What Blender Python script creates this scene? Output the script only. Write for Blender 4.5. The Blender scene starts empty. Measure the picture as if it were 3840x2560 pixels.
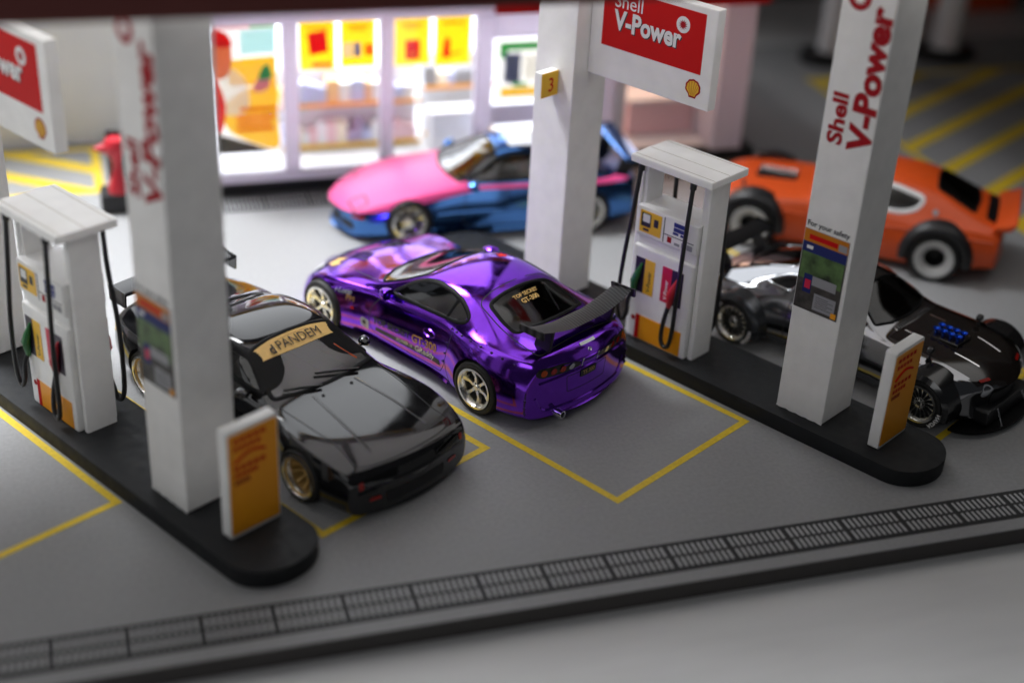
import bpy, bmesh, math, random
import numpy as np
from mathutils import Vector, Matrix
from mathutils.bvhtree import BVHTree
from mathutils.geometry import delaunay_2d_cdt

random.seed(7)
SC = bpy.context.scene
COL = SC.collection
SC.unit_settings.system = 'METRIC'
SC.unit_settings.scale_length = 0.01          # one unit is one centimetre: the place is a 1:64 scale model

# ------------------------------------------------------------------ camera
cam_d = bpy.data.cameras.new("camera")
cam = bpy.data.objects.new("camera", cam_d)
COL.objects.link(cam)
R_ = Vector((0.95487025, -0.29289631, 0.04934126))
U_ = Vector((0.1016578, 0.4783554, 0.87226246))
F_ = Vector((0.27908512, 0.82788155, -0.48654253))
M_ = Matrix((R_, U_, -F_)).transposed().to_4x4()
M_.translation = Vector((0.46847, -15.09368, 13.30653))
cam.matrix_world = M_
cam_d.sensor_width = 36.0
cam_d.lens = 5363.83 / 3840 * 36.0
cam_d.clip_start = 0.5
cam_d.clip_end = 500
cam_d.dof.use_dof = True
cam_d.dof.focus_distance = 24.6
cam_d.dof.aperture_fstop = 0.084              # 1 unit = 1 cm, so f/8.4
cam_d.dof.aperture_blades = 9
SC.camera = cam

# ------------------------------------------------------------------ world and lamps
W_ = bpy.data.worlds.new("World"); SC.world = W_
W_.use_nodes = True
bg = W_.node_tree.nodes["Background"]
bg.inputs[0].default_value = (0.90, 0.94, 1.0, 1)
bg.inputs[1].default_value = 0.03

def area_lamp(name, loc, target, sx, sy, power, col):
    d = bpy.data.lights.new(name, 'AREA'); d.shape = 'RECTANGLE'
    d.size = sx; d.size_y = sy; d.energy = power; d.color = col
    o = bpy.data.objects.new(name, d); COL.objects.link(o)
    o.location = loc
    o.rotation_euler = (Vector(target) - Vector(loc)).to_track_quat('-Z', 'Y').to_euler()
    return o
key_lamp = area_lamp("high_window_light", (-15, 21, 36), (-2, 10, 0), 24, 20, 5300, (0.95, 0.97, 1.0))
key_lamp.data.spread = math.radians(43)
window_lamp = area_lamp("window_light", (-44, 22, 13), (8, 9, 2), 40, 18, 1800, (0.96, 0.975, 1.0))
front_lamp = area_lamp("front_fill_light", (-20, -28, 30), (6, 2, 2), 26, 16, 2400, (0.97, 0.98, 1.0))  # fill lamp added at front left to lift table and pillar faces
back_lamp = area_lamp("back_window_light", (7, 48, 33), (7, 10, 4), 34, 34, 7500, (0.93, 0.96, 1.0))

vs = SC.view_settings
vs.view_transform = 'Standard'; vs.look = 'None'; vs.exposure = 0.0; vs.gamma = 1.0
vs.use_curve_mapping = False

# ------------------------------------------------------------------ frame of the pump islands
TH = -1.0549788
A_ = Vector((math.cos(TH), math.sin(TH), 0))
B_ = Vector((-A_.y, A_.x, 0))
O_ = Vector((8.2056, 2.1018, 0))
def stw(s, t, z=0.0):
    return O_ + A_ * s + B_ * t + Vector((0, 0, z))

# ------------------------------------------------------------------ materials
def mat(name, col, rough=0.5, metal=0.0, spec=0.5, coat=0.0, noise=0.0, nscale=30.0, bump=0.0, bscale=60.0,
        emit=0.0, transl=0.0, alpha=1.0, trans=0.0, rvar=0.0):
    m = bpy.data.materials.new(name); m.use_nodes = True
    nt = m.node_tree; b = nt.nodes["Principled BSDF"]
    b.inputs["Base Color"].default_value = (*col, 1)
    b.inputs["Roughness"].default_value = rough
    b.inputs["Metallic"].default_value = metal
    b.inputs["Specular IOR Level"].default_value = spec
    b.inputs["Coat Weight"].default_value = coat
    b.inputs["Coat Roughness"].default_value = 0.04
    b.inputs["Transmission Weight"].default_value = trans
    b.inputs["Alpha"].default_value = alpha
    if emit:
        b.inputs["Emission Color"].default_value = (*col, 1)
        b.inputs["Emission Strength"].default_value = emit
    if noise or bump or rvar:
        tc = nt.nodes.new("ShaderNodeTexCoord")
    if noise or rvar:
        n = nt.nodes.new("ShaderNodeTexNoise"); n.inputs["Scale"].default_value = nscale
        n.inputs["Detail"].default_value = 6
        nt.links.new(tc.outputs["Object"], n.inputs["Vector"])
    if noise:
        mr = nt.nodes.new("ShaderNodeMapRange")
        mr.inputs["From Min"].default_value = 0.3; mr.inputs["From Max"].default_value = 0.7
        mr.inputs["To Min"].default_value = 1 - noise; mr.inputs["To Max"].default_value = 1 + noise
        nt.links.new(n.outputs["Fac"], mr.inputs["Value"])
        mx = nt.nodes.new("ShaderNodeMix"); mx.data_type = 'RGBA'; mx.blend_type = 'MULTIPLY'
        mx.inputs["Factor"].default_value = 1.0
        mx.inputs["A"].default_value = (*col, 1)
        nt.links.new(mr.outputs[0], mx.inputs["B"])
        nt.links.new(mx.outputs["Result"], b.inputs["Base Color"])
    if rvar:
        mr2 = nt.nodes.new("ShaderNodeMapRange")
        mr2.inputs["From Min"].default_value = 0.35; mr2.inputs["From Max"].default_value = 0.7
        mr2.inputs["To Min"].default_value = max(0.02, rough - rvar); mr2.inputs["To Max"].default_value = rough + rvar
        nt.links.new(n.outputs["Fac"], mr2.inputs["Value"])
        nt.links.new(mr2.outputs[0], b.inputs["Roughness"])
    if bump:
        n2 = nt.nodes.new("ShaderNodeTexNoise"); n2.inputs["Scale"].default_value = bscale
        n2.inputs["Detail"].default_value = 4
        nt.links.new(tc.outputs["Object"], n2.inputs["Vector"])
        bp = nt.nodes.new("ShaderNodeBump"); bp.inputs["Strength"].default_value = bump
        bp.inputs["Distance"].default_value = 0.02
        nt.links.new(n2.outputs["Fac"], bp.inputs["Height"])
        nt.links.new(bp.outputs[0], b.inputs["Normal"])
    if transl:
        t = nt.nodes.new("ShaderNodeBsdfTranslucent"); t.inputs[0].default_value = (*col, 1)
        ms = nt.nodes.new("ShaderNodeMixShader"); ms.inputs[0].default_value = transl
        nt.links.new(b.outputs[0], ms.inputs[1]); nt.links.new(t.outputs[0], ms.inputs[2])
        nt.links.new(ms.outputs[0], nt.nodes["Material Output"].inputs[0])
    return m

def glass_mat(name, tint, mixf, rough=0.03):
    """thin window sheet: transparent tint plus mirror-like surface reflection"""
    m = bpy.data.materials.new(name); m.use_nodes = True
    nt = m.node_tree; nt.nodes.remove(nt.nodes["Principled BSDF"])
    tr = nt.nodes.new("ShaderNodeBsdfTransparent"); tr.inputs[0].default_value = (*tint, 1)
    gl = nt.nodes.new("ShaderNodeBsdfGlossy"); gl.inputs["Roughness"].default_value = rough
    fr = nt.nodes.new("ShaderNodeFresnel"); fr.inputs[0].default_value = 1.5
    ad = nt.nodes.new("ShaderNodeMath"); ad.operation = 'ADD'; ad.inputs[1].default_value = mixf
    nt.links.new(fr.outputs[0], ad.inputs[0])
    ms = nt.nodes.new("ShaderNodeMixShader")
    nt.links.new(ad.outputs[0], ms.inputs[0]); nt.links.new(tr.outputs[0], ms.inputs[1]); nt.links.new(gl.outputs[0], ms.inputs[2])
    nt.links.new(ms.outputs[0], nt.nodes["Material Output"].inputs[0])
    return m

M = {}
M['ground'] = mat('ground_grey', (0.30, 0.302, 0.305), 0.6, noise=0.07, nscale=14, bump=0.12, bscale=55, spec=0.35)
M['line'] = mat('yellow_paint', (0.78, 0.55, 0.03), 0.55, noise=0.10, nscale=14, bump=0.2, bscale=60)
M['island'] = mat('island_dark', (0.012, 0.013, 0.0145), 0.6, spec=0.3, noise=0.25, nscale=6, bump=0.15, bscale=40, rvar=0.1)
M['edge'] = mat('board_edge', (0.055, 0.050, 0.048), 0.7)
M['maroon'] = mat('maroon_shade', (0.05, 0.008, 0.008), 0.9)
M['grate'] = mat('grate_dark', (0.008, 0.009, 0.011), 0.6, noise=0.1)
M['slot'] = mat('grate_slot', (0.46, 0.465, 0.47), 0.6, noise=0.1)
M['white'] = mat('white_plastic', (0.88, 0.875, 0.86), 0.42, noise=0.04, nscale=2.5, bump=0.10, bscale=22, spec=0.4)
M['printed'] = mat('white_printed_plastic', (0.84, 0.83, 0.81), 0.6, noise=0.04, nscale=3, bump=0.22, bscale=26)
M['seam'] = mat('dirty_seam', (0.40, 0.37, 0.30), 0.7)
M['red'] = mat('sign_red', (0.58, 0.008, 0.008), 0.5, spec=0.12)
M['dred'] = mat('letter_red', (0.36, 0.006, 0.012), 0.6, spec=0.2)
M['yellow'] = mat('sign_yellow', (0.86, 0.50, 0.02), 0.45)
M['orange'] = mat('board_orange', (0.92, 0.36, 0.01), 0.4)
M['blackp'] = mat('black_plastic', (0.012, 0.012, 0.013), 0.4, bump=0.05)
M['rubber'] = mat('rubber', (0.012, 0.012, 0.012), 0.65, bump=0.1)
M['hose'] = mat('hose_black', (0.010, 0.010, 0.011), 0.38)
M['green'] = mat('nozzle_green', (0.02, 0.16, 0.045), 0.35)
M['nred'] = mat('nozzle_red', (0.55, 0.02, 0.035), 0.35)
M['purpleblk'] = mat('panel_dark_purple', (0.02, 0.012, 0.03), 0.45)
M['magenta'] = mat('panel_crimson', (0.62, 0.012, 0.06), 0.45)
M['blue'] = mat('print_blue', (0.018, 0.03, 0.22), 0.5)
M['grey'] = mat('print_grey', (0.30, 0.30, 0.32), 0.5)
M['ink'] = mat('print_ink', (0.015, 0.015, 0.018), 0.5)
M['wtext'] = mat('print_white', (0.80, 0.80, 0.80), 0.5)
M['gold'] = mat('gold_film', (0.72, 0.47, 0.16), 0.38, metal=0.25, noise=0.06, nscale=12)
M['bronze'] = mat('bronze_print', (0.36, 0.17, 0.05), 0.5)
M['dark'] = mat('interior_dark', (0.012, 0.012, 0.013), 0.7)
M['rim'] = mat('rim_silver', (0.84, 0.83, 0.79), 0.22, metal=1.0, rvar=0.06, nscale=8)
M['lippaint'] = mat('wheel_lip_pale', (0.50, 0.50, 0.49), 0.4)
M['chrome'] = mat('bright_chrome', (0.82, 0.82, 0.84), 0.1, metal=1.0)
M['purple'] = mat('purple_chrome', (0.235, 0.055, 0.72), 0.13, metal=1.0, rvar=0.05, nscale=5, noise=0.06, bump=0.02, bscale=9)
M['blackpaint'] = mat('black_gloss_paint', (0.008, 0.008, 0.009), 0.10, spec=0.55, coat=0.4, rvar=0.03, nscale=5)
M['blackmatte'] = mat('black_trim', (0.006, 0.006, 0.0065), 0.42, spec=0.12)
M['silver'] = mat('silver_chrome', (0.33, 0.335, 0.35), 0.10, metal=1.0, rvar=0.05, nscale=5)
M['gunmetal'] = mat('flare_gunmetal', (0.10, 0.105, 0.115), 0.22, metal=0.8)
M['flareblk'] = mat('flare_gloss_black', (0.012, 0.012, 0.013), 0.18, coat=0.4)
M['hooddark'] = mat('hood_dark_gloss', (0.012, 0.009, 0.008), 0.12, coat=0.5)
M['trumpet'] = mat('trumpet_blue', (0.02, 0.12, 0.80), 0.2, metal=0.8)
M['carorange'] = mat('orange_paint', (0.66, 0.078, 0.008), 0.36, coat=0.2, noise=0.04, nscale=4)
M['bluechrome'] = mat('blue_chrome', (0.075, 0.20, 0.50), 0.13, metal=1.0, rvar=0.04, nscale=5)
M['pink'] = mat('pink_paint', (0.86, 0.09, 0.30), 0.42, spec=0.35, coat=0.0, noise=0.03)
M['roofreflect'] = mat('painted_roof_reflection', (0.78, 0.80, 0.84), 0.3)
M['seatred'] = mat('seat_red', (0.35, 0.02, 0.02), 0.6)
M['seatdark'] = mat('seat_dark', (0.03, 0.028, 0.03), 0.6)
M['amber'] = mat('lamp_amber', (0.48, 0.07, 0.008), 0.25)
M['lred'] = mat('lamp_red', (0.36, 0.010, 0.006), 0.2, coat=0.3)
M['lclear'] = mat('lamp_clear', (0.60, 0.62, 0.66), 0.15, metal=0.5)
M['rivet'] = mat('rivet_dark', (0.10, 0.06, 0.2), 0.25, metal=1.0)
M['steel'] = mat('steel', (0.45, 0.45, 0.46), 0.25, metal=1.0)
M['glass'] = glass_mat('tinted_glass', (0.50, 0.52, 0.54), 0.05, 0.06)
M['glasshaze'] = glass_mat('hazy_glass', (0.5, 0.5, 0.51), 0.11, 0.22)
M['glassdark'] = glass_mat('dark_glass', (0.22, 0.23, 0.24), 0.03, 0.05)
M['shopglass'] = glass_mat('clear_glass', (0.96, 0.97, 0.98), 0.0, 0.02)
M['frame'] = mat('shop_frame', (0.88, 0.84, 0.92), 0.45, transl=0.45)
M['shopwhite'] = mat('shop_white', (0.82, 0.82, 0.84), 0.6)
M['plinth'] = mat('plinth_black', (0.012, 0.012, 0.013), 0.5)
M['psorange'] = mat('safety_print_orange', (0.55, 0.18, 0.01), 0.55, spec=0.2)  # safety print inks darkened so the colour carries the pillar's shading
M['psblue'] = mat('safety_print_blue', (0.02, 0.028, 0.14), 0.55, spec=0.2)
M['gblue'] = mat('goods_pale_blue', (0.52, 0.56, 0.80), 0.5)
M['gpink'] = mat('goods_pale_pink', (0.82, 0.55, 0.58), 0.5)
M['gcream'] = mat('goods_cream', (0.86, 0.78, 0.62), 0.5)
M['gorange'] = mat('goods_pale_orange', (0.88, 0.55, 0.28), 0.5)
M['gviolet'] = mat('goods_violet', (0.42, 0.34, 0.52), 0.5)
M['pposter'] = mat('poster_yellow', (0.95, 0.72, 0.05), 0.5, transl=0.6, emit=0.45)  # poster inks glow a little, standing in for light through the sheets
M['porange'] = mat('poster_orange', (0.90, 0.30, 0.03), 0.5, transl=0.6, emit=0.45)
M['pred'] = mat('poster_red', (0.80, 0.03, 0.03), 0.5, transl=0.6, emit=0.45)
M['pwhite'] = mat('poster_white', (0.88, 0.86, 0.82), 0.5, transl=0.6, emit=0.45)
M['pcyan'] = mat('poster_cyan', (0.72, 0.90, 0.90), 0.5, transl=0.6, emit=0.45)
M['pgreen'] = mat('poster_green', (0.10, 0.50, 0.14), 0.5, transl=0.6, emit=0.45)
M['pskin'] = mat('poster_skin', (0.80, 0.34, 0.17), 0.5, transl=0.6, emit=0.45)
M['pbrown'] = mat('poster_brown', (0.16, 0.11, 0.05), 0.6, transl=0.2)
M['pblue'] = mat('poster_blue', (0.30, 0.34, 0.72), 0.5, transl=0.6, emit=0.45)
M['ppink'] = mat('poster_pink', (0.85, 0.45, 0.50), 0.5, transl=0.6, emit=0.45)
M['led'] = mat('led_panel', (0.95, 0.97, 1.0), 0.5, emit=7.5)
M['warmled'] = mat('led_panel_warm', (1.0, 0.66, 0.48), 0.5, emit=4.0)
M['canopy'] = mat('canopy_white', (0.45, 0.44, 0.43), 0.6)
M['canopypanel'] = mat('canopy_panel_white', (0.85, 0.84, 0.82), 0.5)
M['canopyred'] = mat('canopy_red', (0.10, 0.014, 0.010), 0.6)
M['canopyyel'] = mat('canopy_yellow', (0.55, 0.30, 0.02), 0.5)
M['leafprint'] = mat('print_foliage', (0.07, 0.13, 0.04), 0.5, noise=1.0, nscale=3.2)
M['photodark'] = mat('print_photo_dark', (0.05, 0.045, 0.04), 0.5, noise=0.6, nscale=6)
M['wallwhite'] = mat('panel_wall_white', (0.80, 0.81, 0.82), 0.6, noise=0.03, nscale=1.0)
M['roomdark'] = mat('room_brown', (0.035, 0.026, 0.02), 0.9, noise=0.3, nscale=0.2)

# two-tone paint: pink above a rising line on the hood and along the belt, blue chrome below
def two_tone():
    m = bpy.data.materials.new('pink_over_blue_paint'); m.use_nodes = True; nt = m.node_tree
    pb = nt.nodes["Principled BSDF"]; pb.inputs["Base Color"].default_value = (0.86, 0.09, 0.30, 1); pb.inputs["Roughness"].default_value = 0.42; pb.inputs["Specular IOR Level"].default_value = 0.35
    bb = nt.nodes.new("ShaderNodeBsdfPrincipled"); bb.inputs["Base Color"].default_value = (0.085, 0.22, 0.55, 1); bb.inputs["Roughness"].default_value = 0.14; bb.inputs["Metallic"].default_value = 1.0
    tc = nt.nodes.new("ShaderNodeTexCoord"); sx = nt.nodes.new("ShaderNodeSeparateXYZ"); nt.links.new(tc.outputs["Object"], sx.inputs[0])
    def mt(op, a, b_, c_=None):
        n = nt.nodes.new("ShaderNodeMath"); n.operation = op
        for i, v in enumerate((a, b_, c_)):
            if v is None: continue
            if isinstance(v, (int, float)): n.inputs[i].default_value = v
            else: nt.links.new(v, n.inputs[i])
        return n.outputs[0]
    x, y, z = sx.outputs; ay = mt('ABSOLUTE', y, 0)
    hood = mt('MULTIPLY', mt('GREATER_THAN', mt('ADD', z, mt('MULTIPLY', x, 0.165)), 1.518), mt('MULTIPLY', mt('GREATER_THAN', x, 2.5), mt('LESS_THAN', mt('ADD', z, mt('MULTIPLY', mt('MAXIMUM', mt('SUBTRACT', 3.0, x), 0), 0.25)), 1.34)))
    band = mt('MULTIPLY', mt('COMPARE', z, 1.165, 0.045), mt('MULTIPLY', mt('LESS_THAN', x, 2.51), mt('GREATER_THAN', ay, 0.9)))
    ms = nt.nodes.new("ShaderNodeMixShader"); nt.links.new(mt('MAXIMUM', hood, band), ms.inputs[0]); nt.links.new(bb.outputs[0], ms.inputs[1]); nt.links.new(pb.outputs[0], ms.inputs[2])
    nt.links.new(ms.outputs[0], nt.nodes["Material Output"].inputs[0]); return m
M['twotone'] = two_tone()

# carbon weave for the wing
def carbon():
    m = mat('carbon_weave', (0.02, 0.02, 0.021), 0.45, spec=0.3)
    nt = m.node_tree; b = nt.nodes["Principled BSDF"]
    tc = nt.nodes.new("ShaderNodeTexCoord")
    mp = nt.nodes.new("ShaderNodeMapping"); mp.inputs["Rotation"].default_value = (0, 0, math.radians(20))
    w = nt.nodes.new("ShaderNodeTexWave"); w.inputs["Scale"].default_value = 5.2
    w.inputs["Distortion"].default_value = 0.3; w.bands_direction = 'Y'
    nt.links.new(tc.outputs["Object"], mp.inputs[0]); nt.links.new(mp.outputs[0], w.inputs[0])
    cr = nt.nodes.new("ShaderNodeValToRGB")
    cr.color_ramp.elements[0].color = (0.006, 0.006, 0.006, 1); cr.color_ramp.elements[1].color = (0.055, 0.055, 0.057, 1)
    nt.links.new(w.outputs[0], cr.inputs[0]); nt.links.new(cr.outputs[0], b.inputs["Base Color"])
    bp = nt.nodes.new("ShaderNodeBump"); bp.inputs["Strength"].default_value = 0.35; bp.inputs["Distance"].default_value = 0.02
    nt.links.new(w.outputs[0], bp.inputs["Height"]); nt.links.new(bp.outputs[0], b.inputs["Normal"])
    return m
M['carbon'] = carbon()

# pale table with fine streaks
def table_mat():
    m = mat('table_pale_wood', (0.5, 0.5, 0.5), 0.5)
    nt = m.node_tree; b = nt.nodes["Principled BSDF"]
    tc = nt.nodes.new("ShaderNodeTexCoord")
    mp = nt.nodes.new("ShaderNodeMapping"); mp.inputs["Scale"].default_value = (0.2, 1.1, 1)
    n = nt.nodes.new("ShaderNodeTexNoise"); n.inputs["Scale"].default_value = 2.2; n.inputs["Detail"].default_value = 6
    nt.links.new(tc.outputs["Object"], mp.inputs[0]); nt.links.new(mp.outputs[0], n.inputs["Vector"])
    cr = nt.nodes.new("ShaderNodeValToRGB")
    cr.color_ramp.elements[0].position = 0.3; cr.color_ramp.elements[1].position = 0.72
    cr.color_ramp.elements[0].color = (0.66, 0.655, 0.65, 1); cr.color_ramp.elements[1].color = (0.72, 0.715, 0.71, 1)
    nt.links.new(n.outputs["Fac"], cr.inputs[0]); nt.links.new(cr.outputs[0], b.inputs["Base Color"])
    return m
M['table'] = table_mat()

# ------------------------------------------------------------------ mesh helpers
class MB:
    def __init__(s): s.v = []; s.f = []; s.m = []
    def add(s, vs_, fs_, mi=0):
        o = len(s.v); s.v += [tuple(v) for v in vs_]
        for f in fs_: s.f.append([i + o for i in f]); s.m.append(mi)
    def box(s, x0, x1, y0, y1, z0, z1, mi=0):
        s.add([(x0, y0, z0), (x1, y0, z0), (x1, y1, z0), (x0, y1, z0), (x0, y0, z1), (x1, y0, z1), (x1, y1, z1), (x0, y1, z1)],
              [(0, 3, 2, 1), (4, 5, 6, 7), (0, 1, 5, 4), (1, 2, 6, 5), (2, 3, 7, 6), (3, 0, 4, 7)], mi)
    def prism(s, poly, f, lo, hi, mi=0):
        """poly 2D outline, f(u,v,w)->xyz"""
        n = len(poly)
        s.add([f(u, v, lo) for u, v in poly] + [f(u, v, hi) for u, v in poly],
              [tuple(range(n))[::-1], tuple(range(n, 2 * n))] + [(i, (i + 1) % n, n + (i + 1) % n, n + i) for i in range(n)], mi)
    def lathe(s, prof, f, n=32, mi=0, closed=False, a0=0.0, a1=2 * math.pi):
        """prof [(r,h)], f(cr,sr,h)"""
        full = abs(a1 - a0 - 2 * math.pi) < 1e-6
        k = n if full else n + 1
        vs_ = []
        for i in range(k):
            an = a0 + (a1 - a0) * i / n
            for r, h in prof: vs_.append(f(r * math.cos(an), r * math.sin(an), h))
        m_ = len(prof); fs_ = []
        for i in range(n):
            j = (i + 1) % k
            for q in range(m_ if closed else m_ - 1):
                q2 = (q + 1) % m_
                fs_.append((i * m_ + q, j * m_ + q, j * m_ + q2, i * m_ + q2))
        s.add(vs_, fs_, mi)
    def tube(s, pts, r, n=8, mi=0):
        P = [Vector(p) for p in pts]; vs_ = []; fs_ = []
        up = Vector((0, 0, 1)); prev = None
        for i, p in enumerate(P):
            d = (P[min(i + 1, len(P) - 1)] - P[max(i - 1, 0)]).normalized()
            if prev is None:
                ref = up if abs(d.z) < 0.9 else Vector((1, 0, 0)); x = d.cross(ref).normalized()
            else:
                x = (prev - d * prev.dot(d)).normalized()
            prev = x; y = d.cross(x)
            rr = r[i] if isinstance(r, (list, tuple)) else r
            for k in range(n):
                an = 2 * math.pi * k / n; vs_.append(p + x * math.cos(an) * rr + y * math.sin(an) * rr)
        for i in range(len(P) - 1):
            for k in range(n):
                k2 = (k + 1) % n; fs_.append((i * n + k, i * n + k2, (i + 1) * n + k2, (i + 1) * n + k))
        fs_.append(tuple(range(n))[::-1]); fs_.append(tuple(range((len(P) - 1) * n, len(P) * n)))
        s.add(vs_, fs_, mi)
    def mesh(s, name, mats, smooth=False, bevel=0.0, seg=2, recalc=True, sharp=35):
        me = bpy.data.meshes.new(name); me.from_pydata(s.v, [], s.f)
        for m_ in (mats if isinstance(mats, (list, tuple)) else [mats]): me.materials.append(M[m_] if isinstance(m_, str) else m_)
        for p_, mi in zip(me.polygons, s.m): p_.material_index = mi
        if recalc or bevel:
            bm = bmesh.new(); bm.from_mesh(me)
            if recalc: bmesh.ops.recalc_face_normals(bm, faces=bm.faces)
            if bevel:
                es = [e_ for e_ in bm.edges if len(e_.link_faces) == 2 and e_.calc_face_angle(0) > 0.5]
                bmesh.ops.bevel(bm, geom=es, offset=bevel, segments=seg, profile=0.6, affect='EDGES', clamp_overlap=True)
            bm.to_mesh(me); bm.free()
        if smooth:
            for p_ in me.polygons: p_.use_smooth = True
            me.set_sharp_from_angle(angle=math.radians(sharp))
        return me
    def build(s, name, mats, parent=None, **kw):
        return link(name, s.mesh(name, mats, **kw), parent)

def link(name, me, parent=None):
    o = bpy.data.objects.new(name, me); COL.objects.link(o)
    if parent is not None: o.parent = parent
    return o
def empty(name, loc=(0, 0, 0), rz=0.0):
    o = bpy.data.objects.new(name, None); COL.objects.link(o)
    o.location = loc; o.rotation_euler = (0, 0, rz); o.empty_display_size = 0.2
    return o
def tag(o, label=None, cat=None, group=None, kind=None):
    if label: o['label'] = label
    if cat: o['category'] = cat
    if group: o['group'] = group
    if kind: o['kind'] = kind
    return o
def copy_tree(o, parent=None):
    c = o.copy(); COL.objects.link(c); c.parent = parent
    for ch in o.children: copy_tree(ch, c)
    return c

def pchip(keys, x):
    xs = [k[0] for k in keys]; ys = [k[1] for k in keys]
    if x <= xs[0]: return ys[0]
    if x >= xs[-1]: return ys[-1]
    n = len(xs); h = [xs[i + 1] - xs[i] for i in range(n - 1)]; d = [(ys[i + 1] - ys[i]) / h[i] for i in range(n - 1)]
    def sl(i):
        if i == 0: return d[0]
        if i == n - 1: return d[-1]
        if d[i - 1] * d[i] <= 0: return 0.0
        w1 = 2 * h[i] + h[i - 1]; w2 = h[i] + 2 * h[i - 1]
        return (w1 + w2) / (w1 / d[i - 1] + w2 / d[i])
    for i in range(n - 1):
        if x <= xs[i + 1]:
            t = (x - xs[i]) / h[i]; m0, m1 = sl(i) * h[i], sl(i + 1) * h[i]
            return (2 * t**3 - 3 * t * t + 1) * ys[i] + (t**3 - 2 * t * t + t) * m0 + (-2 * t**3 + 3 * t * t) * ys[i + 1] + (t**3 - t * t) * m1

def text2d(s, size=1.0, bold=0.0, spacing=1.0, shear=0.0, res=3):
    c = bpy.data.curves.new("t", 'FONT'); c.body = s; c.size = size; c.offset = bold
    c.space_character = spacing; c.shear = shear; c.resolution_u = res; c.fill_mode = 'FRONT'
    o = bpy.data.objects.new("t", c); COL.objects.link(o)
    bpy.context.view_layer.update()
    me = o.to_mesh()
    vs_ = [(v.co.x, v.co.y) for v in me.vertices]; fs_ = [tuple(p.vertices) for p in me.polygons]
    o.to_mesh_clear(); bpy.data.objects.remove(o); bpy.data.curves.remove(c)
    x0 = min(v[0] for v in vs_); x1 = max(v[0] for v in vs_)
    return [(v[0] - x0, v[1]) for v in vs_], fs_, x1 - x0

def text_fit(s, width, bold=0.0, height=None, **kw):
    """text scaled to a given width (and cap height if given), origin at lower left"""
    v, f, w = text2d(s, 1.0, bold, **kw)
    cap = max(y for x, y in v)
    k = width / w; ky = k if height is None else height / cap
    return [(x * k, y * ky) for x, y in v], f

def circle(cx, cy, r, n=20, ry=None):
    return [(cx + r * math.cos(2 * math.pi * i / n), cy + (ry or r) * math.sin(2 * math.pi * i / n)) for i in range(n)]
def rect(x0, x1, y0, y1): return [(x0, y0), (x1, y0), (x1, y1), (x0, y1)]
def rrect(x0, x1, y0, y1, r, n=4):
    out = []
    for cx, cy, a0 in ((x1 - r, y1 - r, 0), (x0 + r, y1 - r, 90), (x0 + r, y0 + r, 180), (x1 - r, y0 + r, 270)):
        for i in range(n + 1):
            an = math.radians(a0 + 90 * i / n); out.append((cx + r * math.cos(an), cy + r * math.sin(an)))
    return out
def spline2(pts, n=6, closed=True):
    P = [Vector((*p, 0)) for p in pts]; out = []; m_ = len(P)
    rng = range(m_) if closed else range(m_ - 1)
    for i in rng:
        if closed: a, b, c, d = P[i - 1], P[i], P[(i + 1) % m_], P[(i + 2) % m_]
        else: a, b, c, d = P[max(i - 1, 0)], P[i], P[i + 1], P[min(i + 2, m_ - 1)]
        for k in range(n):
            t = k / n
            q = 0.5 * ((2 * b) + (c - a) * t + (2 * a - 5 * b + 4 * c - d) * t * t + (3 * b - a - 3 * c + d) * t**3)
            out.append((q.x, q.y))
    if not closed: out.append(tuple(pts[-1]))
    return out
def roundpoly(pts, r=0.08, n=4):
    """polygon with rounded corners"""
    out = []; m_ = len(pts)
    for i in range(m_):
        p = Vector(pts[i]); a = Vector(pts[i - 1]) - p; b = Vector(pts[(i + 1) % m_]) - p
        ra = min(r, a.length * 0.45); rb = min(r, b.length * 0.45)
        A, B = p + a.normalized() * ra, p + b.normalized() * rb
        for k in range(n + 1):
            t = k / n; q = A * (1 - t)**2 + p * 2 * t * (1 - t) + B * t * t
            out.append((q.x, q.y))
    return out
def resample(poly, step, closed=True):
    out = []; m_ = len(poly)
    for i in range(m_ if closed else m_ - 1):
        a = Vector(poly[i]); b = Vector(poly[(i + 1) % m_]); k = max(1, int((b - a).length / step + 0.5))
        for j in range(k): q = a.lerp(b, j / k); out.append((q.x, q.y))
    if not closed: out.append(tuple(poly[-1]))
    return out
def inset(poly, w):
    n = len(poly); ar = sum(poly[i][0] * poly[(i + 1) % n][1] - poly[(i + 1) % n][0] * poly[i][1] for i in range(n))
    sg = 1 if ar > 0 else -1; out = []
    for i in range(n):
        a, b = Vector(poly[i - 1]), Vector(poly[(i + 1) % n]); d = (b - a)
        if d.length < 1e-9: out.append(poly[i]); continue
        d.normalize(); out.append((poly[i][0] - d.y * w * sg, poly[i][1] + d.x * w * sg))
    return out
def shrink(poly, d):
    out = []
    for p in poly:
        if not out or (Vector(p) - Vector(out[-1])).length > 0.02: out.append(p)
    if (Vector(out[0]) - Vector(out[-1])).length < 0.02: out.pop()
    cx = sum(p[0] for p in out) / len(out); cy = sum(p[1] for p in out) / len(out)
    r = sum(math.hypot(p[0] - cx, p[1] - cy) for p in out) / len(out); k = 1 - d / r
    return [(cx + (p[0] - cx) * k, cy + (p[1] - cy) * k) for p in out]
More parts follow.
